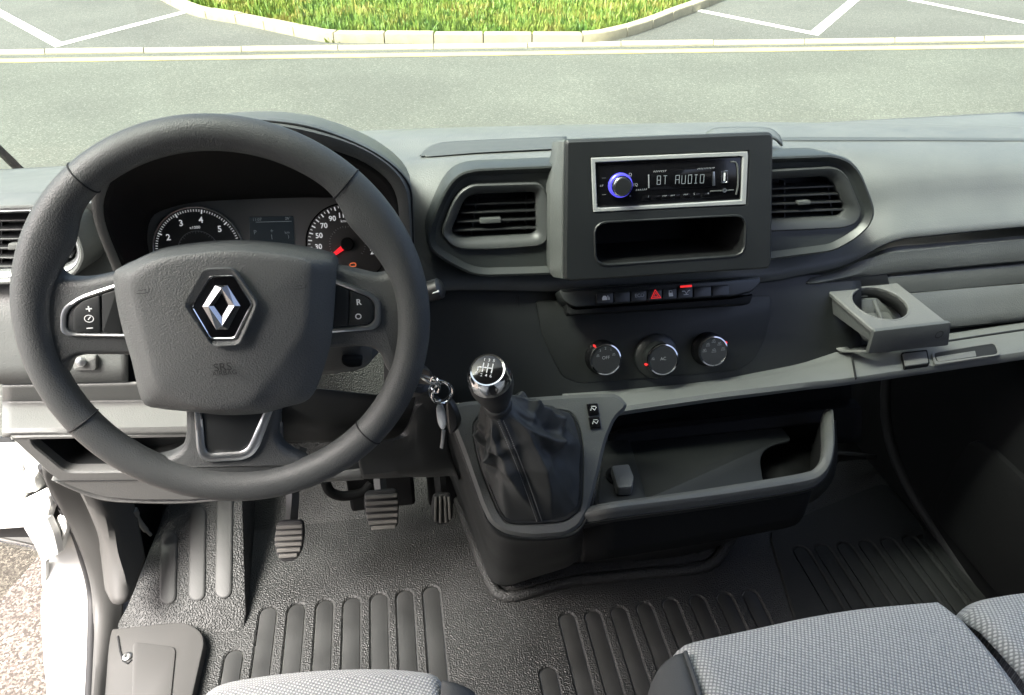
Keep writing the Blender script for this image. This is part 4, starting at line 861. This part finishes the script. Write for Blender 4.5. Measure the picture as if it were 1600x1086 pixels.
# small switches on the console
for (x0, y0, dx) in [(917, 631, 2), (920, 652, 2)]:
    s_ = plate('console_switch', rnd(CN.loop([(x0, y0), (x0+17, y0-1), (x0+20, y0+17), (x0+3, y0+19)], .003), .0015), CN.n, .006, 'gloss_black', D, bev=.0008)
    a, b = CN.loc(x0+10, y0+8); PMc = CN
    joinparts('printed_symbol', [strip(CN, [(a-.0045, b-.002), (a-.003, b+.002), (a+.001, b-.002), (a+.0035, b+.002)], .001, .0035), strip(CN, [(a-.003, b+.0035), (a+.003, b+.003)], .0008, .0035)], 'print_white', s_, smooth=False)
# tray rim and bowl
ro = [(905, 806), (950, 797), (1000, 790), (1100, 777), (1200, 762), (1262, 751), (1284, 742), (1298, 722), (1303, 690), (1301, 640)]
ri = [(915, 792), (955, 785), (1000, 779), (1100, 765), (1200, 749), (1256, 739), (1274, 731), (1285, 712), (1289, 685), (1288, 643)]
rd = [.645, .631, .637, .648, .658, .664, .668, .68, .71, .775]
RO = [Y(x, y, d_) for (x, y), d_ in zip(ro, rd)]; RI = [Y(x, y, d_+.012) for (x, y), d_ in zip(ri, rd)]
dn = np.array([0, 0, -1.])
surf('tray_rim', [[p+dn*.02+np.array([0, .002, 0]) for p in RO], [p+dn*.004 for p in RO], [a*.85+b*.15-dn*.001 for a, b in zip(RO, RI)], [a*.2+b*.8-dn*.001 for a, b in zip(RO, RI)], [p+dn*.004 for p in RI], [p+dn*.02 for p in RI]], 'dash', D, n=70, m=3)
bl = [(893, 878), (915, 877), (980, 875), (1062, 868), (1136, 846), (1200, 813), (1262, 783), (1288, 757), (1299, 722), (1298, 660)]
bd = [.875, .88, .885, .885, .88, .86, .83, .81, .81, .83]
BL = [Y(x, y, d_) for (x, y), d_ in zip(bl, bd)]
surf('tray_body', [[p+dn*.015 for p in RO], [p+dn*.03+np.array([0, .008, 0]) for p in RO], [a*.5+b*.5+np.array([0, -.01, .0]) for a, b in zip(RO, BL)], BL, [p+np.array([0, .08, -.03]) for p in BL]], 'dash_dark_shaded', D, n=60, m=4)
surf('tray_inner_wall', [[p+dn*.012 for p in RI], [p+dn*.03 for p in RI], [p+dn*.11 for p in RI]], 'black', D, n=60, m=2)
TZ = .385
fr3 = [np.array([p[0], p[1]+.004, TZ]) for p in cat(RI, 40)[1:22:4]]+[np.array([RI[4][0]+.004, RI[4][1]+.006, TZ])]
tf = rnd(fr3+[Zp(x, y, TZ) for x, y in [(1187, 718), (1194, 702), (1212, 693), (1238, 688), (1222, 668), (985, 692), (945, 697)]], [.001]*7+[.02, .02, .02, .01, .004, .002, .002])
plate('tray_floor', tf, (0, 0, 1), .004, 'dash_dark_shaded', D, bev=.001)
plate('socket_panel', rnd([Zp(x, y, TZ+.004) for x, y in [(932, 800), (1013, 788), (1008, 772), (981, 680), (945, 684)]], .004), (0, 0, 1), .006, 'dash_dark_shaded', D, bev=.001)
mk('tray_well', [Zp(1185, 700, .335), Zp(1268, 690, .335), Zp(1262, 775, .335), Zp(1195, 790, .335)], [(0, 1, 2, 3)], 'black', D, solid=.004)
bw = [[Y(x, y, .862) for x, y in [(930, 655), (985, 632), (1100, 606), (1200, 592), (1330, 575)]], [Y(x, y, .86) for x, y in [(930, 690), (985, 662), (1100, 650), (1200, 640), (1330, 622)]], [Y(x, y, .83) for x, y in [(930, 692), (985, 673), (1100, 661), (1200, 650), (1345, 634)]], [Y(x, y, .832) for x, y in [(930, 722), (985, 708), (1100, 702), (1200, 695), (1345, 690)]]]
surf('tray_back', bw, 'black', D, n=24, m=3)
surf('tray_step', [[Y(x, y, .815) for x, y in [(950, 680), (985, 674), (1100, 661), (1200, 650), (1290, 639)]], [Y(x, y, .813) for x, y in [(950, 682), (985, 676), (1100, 663), (1200, 652), (1290, 641)]], [Zp(x, y, TZ-.002) for x, y in [(950, 697), (985, 692), (1100, 680), (1222, 668), (1290, 660)]]], 'black', D, n=24, m=3)
# socket lid
SK = PM(Zp(973, 745, TZ+.006), n=(0, 0, 1))
lathe('socket_ring', Zp(966, 744, TZ+.005), (0, 0, 1), [(.018, 0), (.018, .003), (.016, .004), (.013, .002), (.0001, .001)], 'black', D, n=28)
plate('socket_lid', rnd([p for p in (Zp(955, 727, TZ+.022), Zp(983, 724, TZ+.022), Zp(991, 744, TZ+.022), Zp(988, 760, TZ+.022), Zp(965, 762, TZ+.022))], .004), (0, 0, 1), .016, 'dash_light', D, bev=.003)

# ================================================================ GEAR LEVER
GL = thing('gear_lever', 'manual gear lever with chrome topped black knob and leather boot', 'gear lever', CN.p(825, 760))
kt, kb_ = Y(761.5, 577, .625), Y(783, 652, .685)
ax = nz(kb_-kt); L_ = np.linalg.norm(kb_-kt)
kbdy = lathe('knob', kt, ax, [(.0175, .004), (.0205, .010), (.0232, .018), (.0245, .028), (.0243, .040), (.022, .054), (.0185, .068), (.0155, .082), (.0135, .094)], 'bakelite', GL, n=40)
lathe('chrome_ring', kt, ax, [(.0165, .0015), (.0185, .001), (.0205, .004), (.0225, .009), (.0238, .015), (.0242, .0205), (.0232, .0215), (.02, .018)], 'chrome', kbdy, n=48, cap0=False, cap1=False)
lathe('knob_cap', kt+ax*.0022, -ax, [(.0172, -.001), (.0168, .0008), (.012, .0018), (.0001, .0022)], 'gloss_black', kbdy, n=40)
KT = PM(kt+ax*.0022, n=-ax)
parts = []
for i, xg in enumerate((-.005, .0, .005)): parts.append(strip(KT, [(xg, -.004), (xg, .007)], .0012, .0026))
parts.append(strip(KT, [(-.010, .0015), (.0056, .0015)], .0012, .0026)); parts.append(strip(KT, [(-.010, .0015), (-.010, -.003)], .0012, .0026))
for i, t in enumerate('246'): parts.append(textmesh(t, KT, -.005+i*.005, -.0075, .0052, .0026))
for i, t in enumerate('135'): parts.append(textmesh(t, KT, -.005+i*.005, .0105, .0052, .0026))
parts.append(textmesh('R', KT, -.0105, -.006, .0052, .0026))
joinparts('shift_pattern', parts, 'print_white', kbdy, smooth=False)
lathe('collar', kt, ax, [(.0135, .086), (.0165, .088), (.0172, .096), (.0165, .104), (.013, .108)], 'leather', GL, n=32)
# boot: loft from the frame to the collar with folds
N = 168; cbase = kt+ax*.100
bl0 = lin(cat(CN.loop(boot_o, -.004), 120, True), N, True); k0 = 0
cen = CN.p(825, 740); perp = nz(np.cross(ax, (1, 0, 0))); pr = np.cross(ax, perp)
# collar loop matched by direction
dirs = [nz(p-np.mean(bl0, axis=0)) for p in bl0]
cl0 = []
for d_ in dirs:
    v = d_-ax*(d_ @ ax); cl0.append(cbase+nz(v)*.0155)
rng = random.Random(3); loops = []
T = 44
FOLDS = [(-2.5, .9, .013, .16), (-1.9, -.8, .010, .14), (-1.0, .7, .012, .17), (-.35, -1.1, .015, .16), (.5, .8, .013, .18), (1.3, -.7, .012, .2), (2.2, .9, .013, .2), (2.9, -.9, .012, .16)]
RINGS = [(.38, .10, .010, .05), (.62, -.12, .009, .045)]
for i in range(T+1):
    t = i/T; L = []
    for j in range(N):
        a, b = bl0[j], cl0[j]; th = math.atan2(dirs[j] @ CN.v, dirs[j] @ CN.u)
        s = t**.85
        p = a*(1-s)+b*s
        # slack cloth: sags outward low down, then pleats
        bul = math.sin(math.pi*min(1, t*1.02))
        p = p + CN.n*(.020*math.sin(math.pi*t)*(.55+.45*math.cos(th+.3)))
        out_ = nz(p-(cen*(1-s)+cbase*s)) if np.linalg.norm(p-(cen*(1-s)+cbase*s)) > 1e-6 else CN.u
        f = 0.
        for th0, sl_, am, wd_ in FOLDS:
            d_ = (th-th0-sl_*(t-.5)+math.pi) % (2*math.pi)-math.pi
            f += am*(math.exp(-abs(d_)/wd_)-.35*math.exp(-((abs(d_)-wd_*2.2)/wd_)**2))
        for t0, sl_, am, wd_ in RINGS:
            d_ = t-t0-sl_*math.sin(th*1.0+t0*9); f += am*(math.exp(-abs(d_)/wd_)-.4*math.exp(-((abs(d_)-wd_*2)/wd_)**2))*(.6+.4*math.sin(2*th+t0*20))
        p = p+out_*f*bul*(1-t*.5)*.85+CN.n*f*.42*bul
        L.append(p)
    loops.append(L)
loft('boot', loops, 'leather', GL, cap0=False, cap1=False, ang=180)
# seam down the front of the boot with stitches
jf = min(range(N), key=lambda j: np.linalg.norm(bl0[j]-CN.p(846, 817)))
sp_ = [loops[i][(jf-int(0*i)) % N]+CN.n*.0012 for i in range(T+1)]
tube('boot_seam', sp_, .0013, 'leather', GL, n=6)
scat = cat(sp_, 72)
joinparts('stitching', [(lambda a, b, o: (sum([tb for tb in tubev([a+o, b+o], .0006, 5)], []), gridf(2, 5, True)))(scat[i], scat[i]+(scat[i+1]-scat[i])*.55, CN.u*sg*.0032+CN.n*.0012) for i in range(2, 70) for sg in (-1, 1)], 'thread', GL)
ring('boot_frame', [p+CN.n*.002 for p in inset(BO, -.001, CN.n)], [p+CN.n*.001 for p in inset(BO, .006, CN.n)], CN.n, .010, 'dash_dark_shaded', GL, bev=.002, N=80)

# ================================================================ STEERING COLUMN AND WHEEL
SW = PM((-.1833, .6725, .7372), el=17.13)
col_t = thing('steering_column', 'charcoal steering column shroud with stalk and ignition lock behind the wheel', 'steering column', (-.15, .8, .55))
def sect(yv, x0, x1, z0, z1, r): return lin(rnd([np.array(p) for p in [(x0, yv, z0), (x1, yv, z0), (x1, yv, z1), (x0, yv, z1)]], r), 48, True)
loft('shroud', [sect(.725, -.262, -.062, .628, .722, .03), sect(.735, -.272, -.05, .615, .725, .03), sect(.80, -.275, -.04, .585, .70, .03), sect(.88, -.28, -.02, .57, .66, .02)], 'dash', col_t)
plate('adjuster_lever', rnd([Y(533, 560, .715), Y(566, 560, .715), Y(566, 574, .712), Y(545, 576, .712), Y(534, 570, .712)], .004), (0, -1, .2), .02, 'black', col_t, bev=.003)
stk = tube('stalk', cat([np.array([-.05, .775, .69]), Y(640, 470, .775), Y(672, 455, .768)], 14), [.008]*14, 'black', col_t, n=12)
sa_, se_ = Y(668, 457, .769), Y(692, 449, .764)
lathe('stalk_knob', sa_, se_-sa_, [(.009, 0), (.0125, .002), (.013, .010), (.0122, .017), (.009, .0195), (.0001, .020)], 'bakelite', stk, n=24)
tube('stalk_mark', [sa_+(se_-sa_)*.3+np.array([0, -.012, .004]), sa_+(se_-sa_)*.7+np.array([0, -.012, .004])], .0012, 'print_white', stk, n=6)
lsk = tube('stalk', cat([np.array([-.27, .775, .69]), np.array([-.33, .77, .70]), np.array([-.375, .765, .705])], 14), [.008]*14, 'black', col_t, n=12)
ib = lathe('ignition_lock', Y(640, 597, .76), nz(Y(664, 590, .722)-Y(640, 597, .76)), [(.020, 0), (.020, .03), (.017, .036), (.010, .037), (.009, .034), (.0001, .034)], 'bakelite', col_t, n=28)
# keys hanging from the lock
KY = thing('key_bunch', 'bunch of keys on steel rings hanging from the ignition lock', 'keys', Y(690, 660, .70))
kb0 = Y(661, 588, .722)
plate('ignition_key', rnd([kb0+np.array([-.012, .006, .008]), kb0+np.array([.010, -.004, .012]), kb0+np.array([.014, -.006, -.012]), kb0+np.array([-.010, .005, -.014])], .006), nz((.3, -.9, .3)), .007, 'bakelite', KY, bev=.002)
rc = [Y(671, 594, .706), Y(680, 601, .702), Y(687, 611, .699), Y(692, 617, .697)]
torus('ring', rc[0], (.5, .3, .8), .0105, .0014, 'steel', KY)
torus('ring', rc[1], (.8, .4, -.2), .0095, .0015, 'chrome', KY)
torus('split_ring', rc[2], (-.1, -.9, .35), .0125, .0014, 'chrome', KY)
torus('split_ring', rc[3]+np.array([0, .003, 0]), (.35, -.9, .15), .0135, .0014, 'chrome', KY)
fb = PM(Y(691, 652, .695), n=(-.25, -.95, .2))
plate('key_tag', cat([fb.p(686, 632), fb.p(691, 634), fb.p(697, 652), fb.p(697, 664), fb.p(692, 672), fb.p(685, 664), fb.p(682, 648), fb.p(682, 636)], 36, True), fb.n, .003, 'satin', KY, bev=.0008)
fc = PM(Y(702, 655, .708), n=(-.5, -.8, .3))
plate('key_fob', cat([fc.p(696, 628), fc.p(704, 630), fc.p(713, 650), fc.p(715, 662), fc.p(710, 674), fc.p(702, 678), fc.p(698, 660)], 36, True), fc.n, .01, 'bakelite', KY, bev=.003)
plate('key_blade', rnd(fb.loop([(690, 672), (696, 673), (694, 690), (692, 702), (687, 700), (689, 686)], -.004), .001), fb.n, .002, 'steel', KY, bev=.0004)

W = thing('steering_wheel', 'dark grey three spoke steering wheel with chrome trims and diamond emblem', 'steering wheel', SW.o)
Rm, n1, n2 = .185, 220, 24
def rim_pt(a, b, ex=0.):
    # angle a from +u; thicker grips at the thumb rests
    q_ = abs(((a-math.pi/2+math.pi) % (2*math.pi))-math.pi); g = math.exp(-((q_-.98)/(.16 if q_ < .98 else .30))**2)
    rr_ = .0170+ex; ri_ = rr_+.0115*g*(1 if math.cos(b) < 0 else .0)*(-math.cos(b) if math.cos(b) < 0 else 0)
    rad = Rm+ri_*math.cos(b); return SW.l(rad*math.cos(a), rad*math.sin(a), (.0168+ex)*math.sin(b))
L = [[rim_pt(2*math.pi*i/n1, 2*math.pi*j/n2) for j in range(n2)] for i in range(n1)]
rim = loft('rim', L, 'foam', W, wrap=True, ang=180)
for (px, py) in [(118, 265), (562, 262), (92, 683), (566, 668)]:
    u_, v_ = SW.loc(px, py); a = math.atan2(v_, u_)
    ra = [rim_pt(a, 2*math.pi*j/n2, .0002) for j in range(n2)]
    tube('seam', ra+[ra[0]], .0009, 'cavity', rim, n=6)
def spoke(pts, r, t=.022, h=.004, bev=.007): return plate('spoke', rnd(SW.loop(pts, h), r), SW.n, t, 'foam', W, bev=bev, ang=60)
spoke([(46, 400), (70, 405), (82, 424), (97, 438), (130, 439), (215, 420), (240, 560), (200, 557), (125, 557), (106, 566), (98, 590), (80, 610), (52, 580), (40, 490)], .012)
spoke([(655, 400), (626, 396), (616, 414), (606, 429), (588, 433), (520, 417), (470, 430), (470, 550), (520, 546), (572, 543), (594, 552), (603, 580), (625, 600), (650, 570), (662, 490)], .012)
spoke([(289, 625), (289, 684), (283, 704), (262, 716), (232, 722), (240, 745), (340, 768), (440, 755), (490, 728), (462, 714), (443, 703), (432, 686), (440, 625)], .012, t=.02, h=.002)
# chrome trims with switch pods
def trim(outer, inner, h, N=60):
    A, B = SW.loop(outer, h), SW.loop(inner, h)
    A, B = lin(rnd(A, .006, closed=False), N), lin(rnd(B, .005, closed=False), N)
    n = SW.n; rows = [[p-n*.006 for p in A], A, [a*.5+b*.5+n*.0015 for a, b in zip(A, B)], B, [p-n*.006 for p in B]]
    return surf('chrome_trim', rows, 'satin', W, n=N, m=2, thick=None, lo=True)
HB = .0065
trim([(182, 443), (127, 461), (100, 478), (94, 491), (94, 518), (103, 525), (200, 527)], [(182, 450), (127, 469), (110, 482), (104, 493), (104, 514), (112, 520), (200, 522)], HB)
trim([(518, 434), (582, 458), (595, 471), (595, 506), (586, 515), (510, 521)], [(518, 441), (576, 464), (586, 475), (585, 500), (578, 508), (510, 514)], HB)
pp = plate('switch_pod', rnd(SW.loop([(184, 450), (127, 469), (111, 482), (105, 493), (105, 514), (112, 520), (202, 522)], .0058), .005), SW.n, .01, 'bezel', W, bev=.001)
pb = plate('switch_button', rnd(SW.loop([(156, 461), (128, 471), (115, 484), (114, 516), (120, 520), (157, 520)], .0075), .003), SW.n, .006, 'bezel', W, bev=.001)
plate('switch_button', rnd(SW.loop([(184, 452), (159, 460), (159.5, 520), (190, 521)], .0075), .002), SW.n, .006, 'bezel', W, bev=.001)
def lab(px, py, t, s, parent, h, mt='print_white', bold=.0002):
    a, b = SW.loc(px, py, h); joinparts('printed_symbol', [textmesh(t, SW, a, b, s, h, bold=bold)], mt, parent, smooth=False)
lab(139, 483.5, '+', .011, pb, .0079); lab(140, 512, '–', .011, pb, .0079)
a, b = SW.loc(139, 498, .0079)
joinparts('printed_symbol', [strip(SW, [(a+.0042*math.cos(t*.52), b+.0036*math.sin(t*.52)) for t in range(12)], .0008, .0079, True), strip(SW, [(a-.001, b-.001), (a+.002, b+.002)], .001, .0079)], 'print_white', pb, smooth=False)
pp2 = plate('switch_pod', rnd(SW.loop([(516, 440), (576, 464), (586, 475), (585, 500), (578, 508), (508, 514)], .0058), .005), SW.n, .01, 'bezel', W, bev=.001)
pb2 = plate('switch_button', rnd(SW.loop([(547, 454), (574, 465), (581, 475), (580, 500), (574, 506), (545, 509)], .0075), .003), SW.n, .006, 'bezel', W, bev=.001)
plate('switch_button', rnd(SW.loop([(514, 441), (545, 453.5), (543.5, 509), (508, 512)], .0075), .002), SW.n, .006, 'bezel', W, bev=.001)
lab(560.5, 472.5, 'R', .0085, pb2, .0079); lab(560, 495, 'O', .0085, pb2, .0079)
# lower spoke bright U and its inset
A = [(303, 640), (307, 700), (312, 716), (325, 722), (380, 719), (396, 711), (405, 698), (428, 636)]
B = [(314, 640), (320, 700), (323, 706), (330, 709), (375, 706), (385, 702), (391, 692), (416, 636)]
trim(A, B, .0055, 80)
plate('spoke_inset', rnd(SW.loop([(314, 640), (320, 700), (330, 709), (375, 706), (391, 692), (416, 636)], .0035), .006), SW.n, .012, 'bezel', W, bev=.001)
# airbag cover
oa = [(177, 432), (189, 419), (240, 398), (310, 388), (374, 385.5), (454, 393), (512, 405), (523, 413), (525, 431), (520, 509), (511, 560), (486, 621), (446, 637), (408, 646), (350, 648), (302, 643), (247, 638), (222, 627), (205, 562), (187, 498)]
ia = [(203, 440), (211, 424), (247, 405), (311, 395), (374, 392), (450, 400), (482, 409), (487, 416), (487, 432), (480, 509), (452, 556), (420, 598), (398, 626), (378, 636), (345, 640), (305, 636), (268, 618), (244, 598), (226, 540), (211, 480)]
H0, H1 = .010, .030
O3 = SW.loop(oa, H0); I3 = SW.loop(ia, H1)
O3, I3 = cat(O3, 100, True), cat(I3, 100, True)
n = SW.n; ci = np.mean(I3, axis=0)
LL = [[p-n*.04 for p in O3], [p-n*.002 for p in O3], [o*.95+i_*.05+n*.0018 for o, i_ in zip(O3, I3)], [o*.5+i_*.5+n*.0012 for o, i_ in zip(O3, I3)], [o*.07+i_*.93+n*.0003 for o, i_ in zip(O3, I3)]]
for s_, hh in ((.015, .0006), (.1, .0016), (.25, .0028), (.45, .004), (.75, .005), (.97, .0053)): LL.append([p+(ci-p)*s_+n*hh for p in I3])
ab = loft('airbag_cover', LL, 'airbag', W, ang=180)
# emblem
ez = lambda x, y: (x/3.745+160, y/3.745+370)
HE = .0405
def hexl(pts, h, r=.002): return rnd(SW.loop([ez(*p) for p in pts], h), r, 3)
ho = [(595, 196), (758, 191), (902, 392), (798, 630), (642, 640), (478, 402)]
hc_ = [(626, 226), (770, 222), (880, 395), (780, 602), (630, 606), (512, 410)]
hk_ = [(636, 240), (764, 236), (866, 397), (769, 590), (636, 592), (528, 410)]
eo, ei = lin(hexl(ho, HE+.0002, .004), 72, True), lin(hexl(hc_, HE-.0035), 72, True)
em = loft('emblem', [[p-SW.n*.008 for p in inset(eo, -.001, SW.n)], inset(eo, -.001, SW.n), eo, ei], 'airbag', W, cap0=False)
ring('emblem_ring', hexl(hc_, HE-.001), hexl(hk_, HE-.001), SW.n, .006, 'chrome', em, bev=.0008, N=72)
plate('emblem_ground', hexl(hk_, HE-.0018), SW.n, .004, 'gloss_black', em, bev=.0003)
do = [(660, 285), (730, 283), (808, 405), (735, 543), (665, 543), (585, 408)]
di = [(698, 332), (738, 402), (698, 470), (652, 405)]
dO = SW.loop([ez(*p) for p in do], HE-.0014); dI = SW.loop([ez(*p) for p in di], HE-.0014)
ridge = SW.loop([ez(*p) for p in [(696, 300), (772, 404), (700, 520), (620, 406)]], HE+.0016)
# folded diamond band: outer edge - ridge - inner edge
V = dO+ridge+dI
F = [(0, 1, 6), (1, 2, 7), (1, 7, 6), (2, 3, 8), (2, 8, 7), (3, 4, 8), (4, 5, 9), (4, 9, 8), (5, 0, 6), (5, 6, 9), (6, 7, 11, 10), (7, 8, 12, 11), (8, 9, 13, 12), (9, 6, 10, 13)]
mk('diamond', V, F, 'emblem_metal', em, smooth=False)
lab(348, 574, 'SRS', .0115, ab, .0362, 'print_dark', .0); lab(351, 583, 'AIRBAG', .0068, ab, .0362, 'print_dark', .0)
for px, py, s in ((224, 455, 1), (469, 448, -1)):
    a, b = SW.loc(px, py, .033); joinparts('horn_mark', [strip(SW, [(a-.006, b-.0015), (a+.001*s, b-.002), (a+.005, b-.001), (a+.006, b+.002)], .0006, .0342), strip(SW, [(a-.004, b+.001), (a+.003, b+.0016)], .0005, .0342)], 'print_dark', ab, smooth=False)

# ================================================================ PEDALS
def pedal(name, label, outline, dep, el, ribs, vertical, arm):
    t = thing(name, label, 'pedal', Y(*arm[-1]))
    pm = PM(Y(*outline[0], dep), el=el); L = rnd(pm.loop(outline), .008)
    pad = plate('pad', L, pm.n, .012, 'rubber', t, bev=.003)
    for (xa, ya, xb, yb) in ribs:
        a, b = pm.p(xa, ya, .001), pm.p(xb, yb, .001); d_ = nz(b-a); e_ = np.cross(pm.n, d_)
        box('tread_rib', (a+b)/2, (b-a)/2, e_*(.0032 if not vertical else .0022), pm.n*.0042, 'pedal_rubber', pad, bev=.0012)
    p = cat([Y(*q) for q in arm], 16)
    V = tubev(p, .011, 4, .55); loft('arm', V, 'bezel' if not vertical else 'black', t, ang=30)
    return t
pedal('clutch_pedal', 'worn grey clutch pedal with cross ribs, leftmost of the three pedals', [(434, 814), (474, 813), (475, 838), (471, 862), (462, 876), (440, 879), (432, 868), (428, 842)], .90, 38, [(432, 824, 473, 822), (431, 833, 473, 831), (430, 842, 473, 840), (431, 851, 472, 849), (433, 860, 470, 858), (436, 869, 465, 867)], False, [(455, 822, .912), (457, 790, .93), (458, 765, .95), (462, 735, .98), (470, 700, 1.02)])
pedal('brake_pedal', 'wide worn brake pedal with cross ribs in the middle of the three pedals', [(570, 768), (620, 764), (623, 790), (622, 822), (612, 826), (580, 829), (572, 808), (568, 785)], .93, 38, [(571, 777, 621, 774), (571, 787, 622, 784), (572, 797, 622, 794), (573, 807, 622, 804), (576, 817, 621, 814), (580, 825, 618, 822)], False, [(596, 775, .945), (594, 755, .965), (592, 735, .985), (592, 700, 1.03)])
pedal('accelerator_pedal', 'narrow ribbed accelerator pedal at the right, beside the gear console', [(677, 772), (704, 770), (708, 792), (707, 810), (698, 819), (682, 820), (674, 808), (674, 790)], .98, 38, [(681, 776, 680, 815), (688, 775, 688, 817), (695, 775, 697, 816), (701, 776, 703, 812)], True, [(690, 775, .995), (688, 755, 1.01), (686, 735, 1.04), (686, 710, 1.08)])
# dark linkage and hose behind the pedals
lk = thing('pedal_bracket', 'black pedal bracket with cable loom under the steering column', 'bracket', Y(560, 740, 1.0))
tube('cable_loom', cat([Y(508, 752, .99), Y(516, 768, .985), Y(535, 775, .985), Y(566, 770, .99), Y(580, 755, 1.0)], 30), .009, 'black', lk, n=10)
box('bracket', Y(595, 748, 1.03), (.06, 0, 0), (0, .03, 0), (0, 0, .05), 'black', lk, bev=.006)
box('bracket', Y(690, 752, 1.10), (.03, 0, 0), (0, .02, 0), (0, 0, .05), 'black', lk, bev=.006)

# ================================================================ SEATS
def seat(name, label, front, zt, back_y, mt, side_l=None, group='seats'):
    """cushion: front = pixel outline of the front top edge at height zt"""
    t = thing(name, label, 'seat', (Zp(*front[len(front)//2], zt)[0], .2, 0), group)
    E_ = [Zp(x, y, zt) for x, y in front]; n_ = 40
    e = cat(E_, n_)
    xs_ = [p[0] for p in e]
    def edge(k): return .35+.65*min(1, min(k, n_-1-k)/6)
    rows = []
    for (dy, dz) in [(.024, -.30), (.026, -.14), (.022, -.06), (.014, -.022), (-.004, -.002), (-.045, .007), (-.12, .010), (-.4, .004)]:
        rows.append([np.array([p[0]+.004*q*abs(q), p[1]+dy if dy > -.3 else back_y, p[2]+dz-(.05 if q > 0 else .012)*max(0, (abs(q)-.9)/.1)**2]) for p, q in zip(e, np.linspace(-1, 1, n_))])
    surf('cushion', rows, mt, t, n=n_, m=5, thick=.006)
    return t, e
ds, e1 = seat('driver_seat', 'grey woven driver seat cushion at the bottom edge below the steering wheel', [(300, 1110), (335, 1078), (400, 1064), (470, 1056), (540, 1052), (610, 1052), (665, 1058), (690, 1066)], .40, -.2, 'fabric')
surf('side_bolster', [[Zp(690, 1064, .40), Zp(688, 1100, .405), Zp(685, 1200, .405)], [Zp(715, 1070, .398), Zp(722, 1100, .40), Zp(725, 1200, .40)], [Zp(738, 1082, .37), Zp(750, 1110, .37), Zp(755, 1200, .37)], [Zp(745, 1095, .28), Zp(760, 1130, .28), Zp(765, 1200, .28)]], 'fabric_dark', ds, n=16, m=4)
ps, e2 = seat('passenger_seat', 'light grey woven middle passenger seat cushion with dark left bolster', [(1075, 1016), (1090, 1008), (1120, 1000), (1200, 983), (1280, 966), (1360, 953), (1430, 946), (1470, 945), (1494, 954)], .42, -.2, 'fabric')
surf('side_bolster', [[Zp(1071, 1020, .42), Zp(1085, 1060, .423), Zp(1105, 1120, .424), Zp(1150, 1220, .424)], [Zp(1050, 1028, .415), Zp(1048, 1060, .418), Zp(1066, 1120, .42), Zp(1090, 1220, .42)], [Zp(1030, 1048, .39), Zp(1020, 1075, .39), Zp(1022, 1130, .39), Zp(1040, 1220, .39)], [Zp(1022, 1075, .30), Zp(1010, 1100, .30), Zp(1008, 1150, .30), Zp(1010, 1220, .30)]], 'fabric_dark', ps, n=20, m=4)
tube('piping', cat([Zp(1071, 1019, .4225), Zp(1085, 1060, .4255), Zp(1105, 1120, .4265), Zp(1150, 1220, .4265)], 24), .0025, 'fabric_dark', ps, n=8)
os_, e3 = seat('passenger_seat', 'light grey woven outer passenger seat cushion at the right edge', [(1530, 962), (1545, 945), (1570, 935), (1610, 929), (1680, 922), (1760, 920)], .42, -.2, 'fabric')

# ================================================================ WIPERS (outside the glass)
def wiper(label, pts, dep, rads):
    t = thing('wiper', label, 'wiper', Y(*pts[0], dep), 'windscreen wipers')
    p = cat([Y(x, y, dep) for x, y in pts], 24)
    rr_ = list(np.interp(np.linspace(0, 1, 24), np.linspace(0, 1, len(rads)), rads))
    tube('wiper_arm', p, rr_, 'black', t, n=10, flat=.6)
    return t
wiper('black wiper arm rising at the left edge of the windscreen', [(-60, 175), (-20, 215), (10, 245), (34, 267), (52, 275), (80, 277)], 1.42, [.006, .008, .010, .011, .008, .004])
wiper('dark wiper lying along the windscreen base above the left centre vent', [(612, 218), (660, 212), (720, 206.5), (780, 204.5), (840, 205), (900, 208)], 1.42, [.002, .006, .010, .010, .007, .004])
wiper('dark wiper lying along the windscreen base right of the radio bezel', [(1195, 202), (1250, 199.5), (1300, 198.5), (1350, 199), (1440, 202)], 1.42, [.002, .003, .0045, .004, .002])
wiper('short black wiper end at the far right of the windscreen base', [(1556, 201), (1575, 199), (1600, 200), (1660, 203)], 1.42, [.003, .006, .006, .006])

# ================================================================ small things in the footwells
br = thing('bonnet_release', 'small grey bonnet release lever in the dark beside the footrest', 'lever', Y(215, 800, 1.02))
tube('lever', cat([Y(209, 797, 1.0), Y(216, 812, 1.0), Y(226, 826, 1.0), Y(236, 836, 1.0)], 14), [.007]*3+[.005]*8+[.003]*3, 'dash_light', br, n=10)
hp_ = thing('heater_pipe', 'thin dark pipe low in the right footwell beside the console tray', 'pipe', Y(1340, 712, 1.05))
tube('pipe', cat([Y(1295, 706, 1.05), Y(1330, 709, 1.05), Y(1372, 714, 1.05)], 14), .004, 'dash', hp_, n=8)
# weeds growing at the foot of the kerb
for i, (x, y, lab_) in enumerate([(533, 66, 'small green weed growing at the kerb foot, left end of the straight kerb'), (936, 57, 'small green weed growing at the kerb foot, right end of the straight kerb')]):
    c = gz(x, y); V, F = [], []
    for k in range(60):
        a = random.uniform(0, 6.28); r = random.uniform(0, .09); b = random.uniform(0, 6.28); h = random.uniform(.02, .06)
        p = c+np.array([r*math.cos(a)*1.6, r*math.sin(a)*.5, .005]); q = len(V); t = np.array([math.cos(b), math.sin(b), 0])*.012
        V += [p-t, p+t, p+t*.5+np.array([math.cos(a)*h*.6, math.sin(a)*h*.6, h])]; F.append((q, q+1, q+2))
    tag(mk('weed', V, F, 'grass', smooth=False), lab_, 'weed', 'weeds at the kerb')
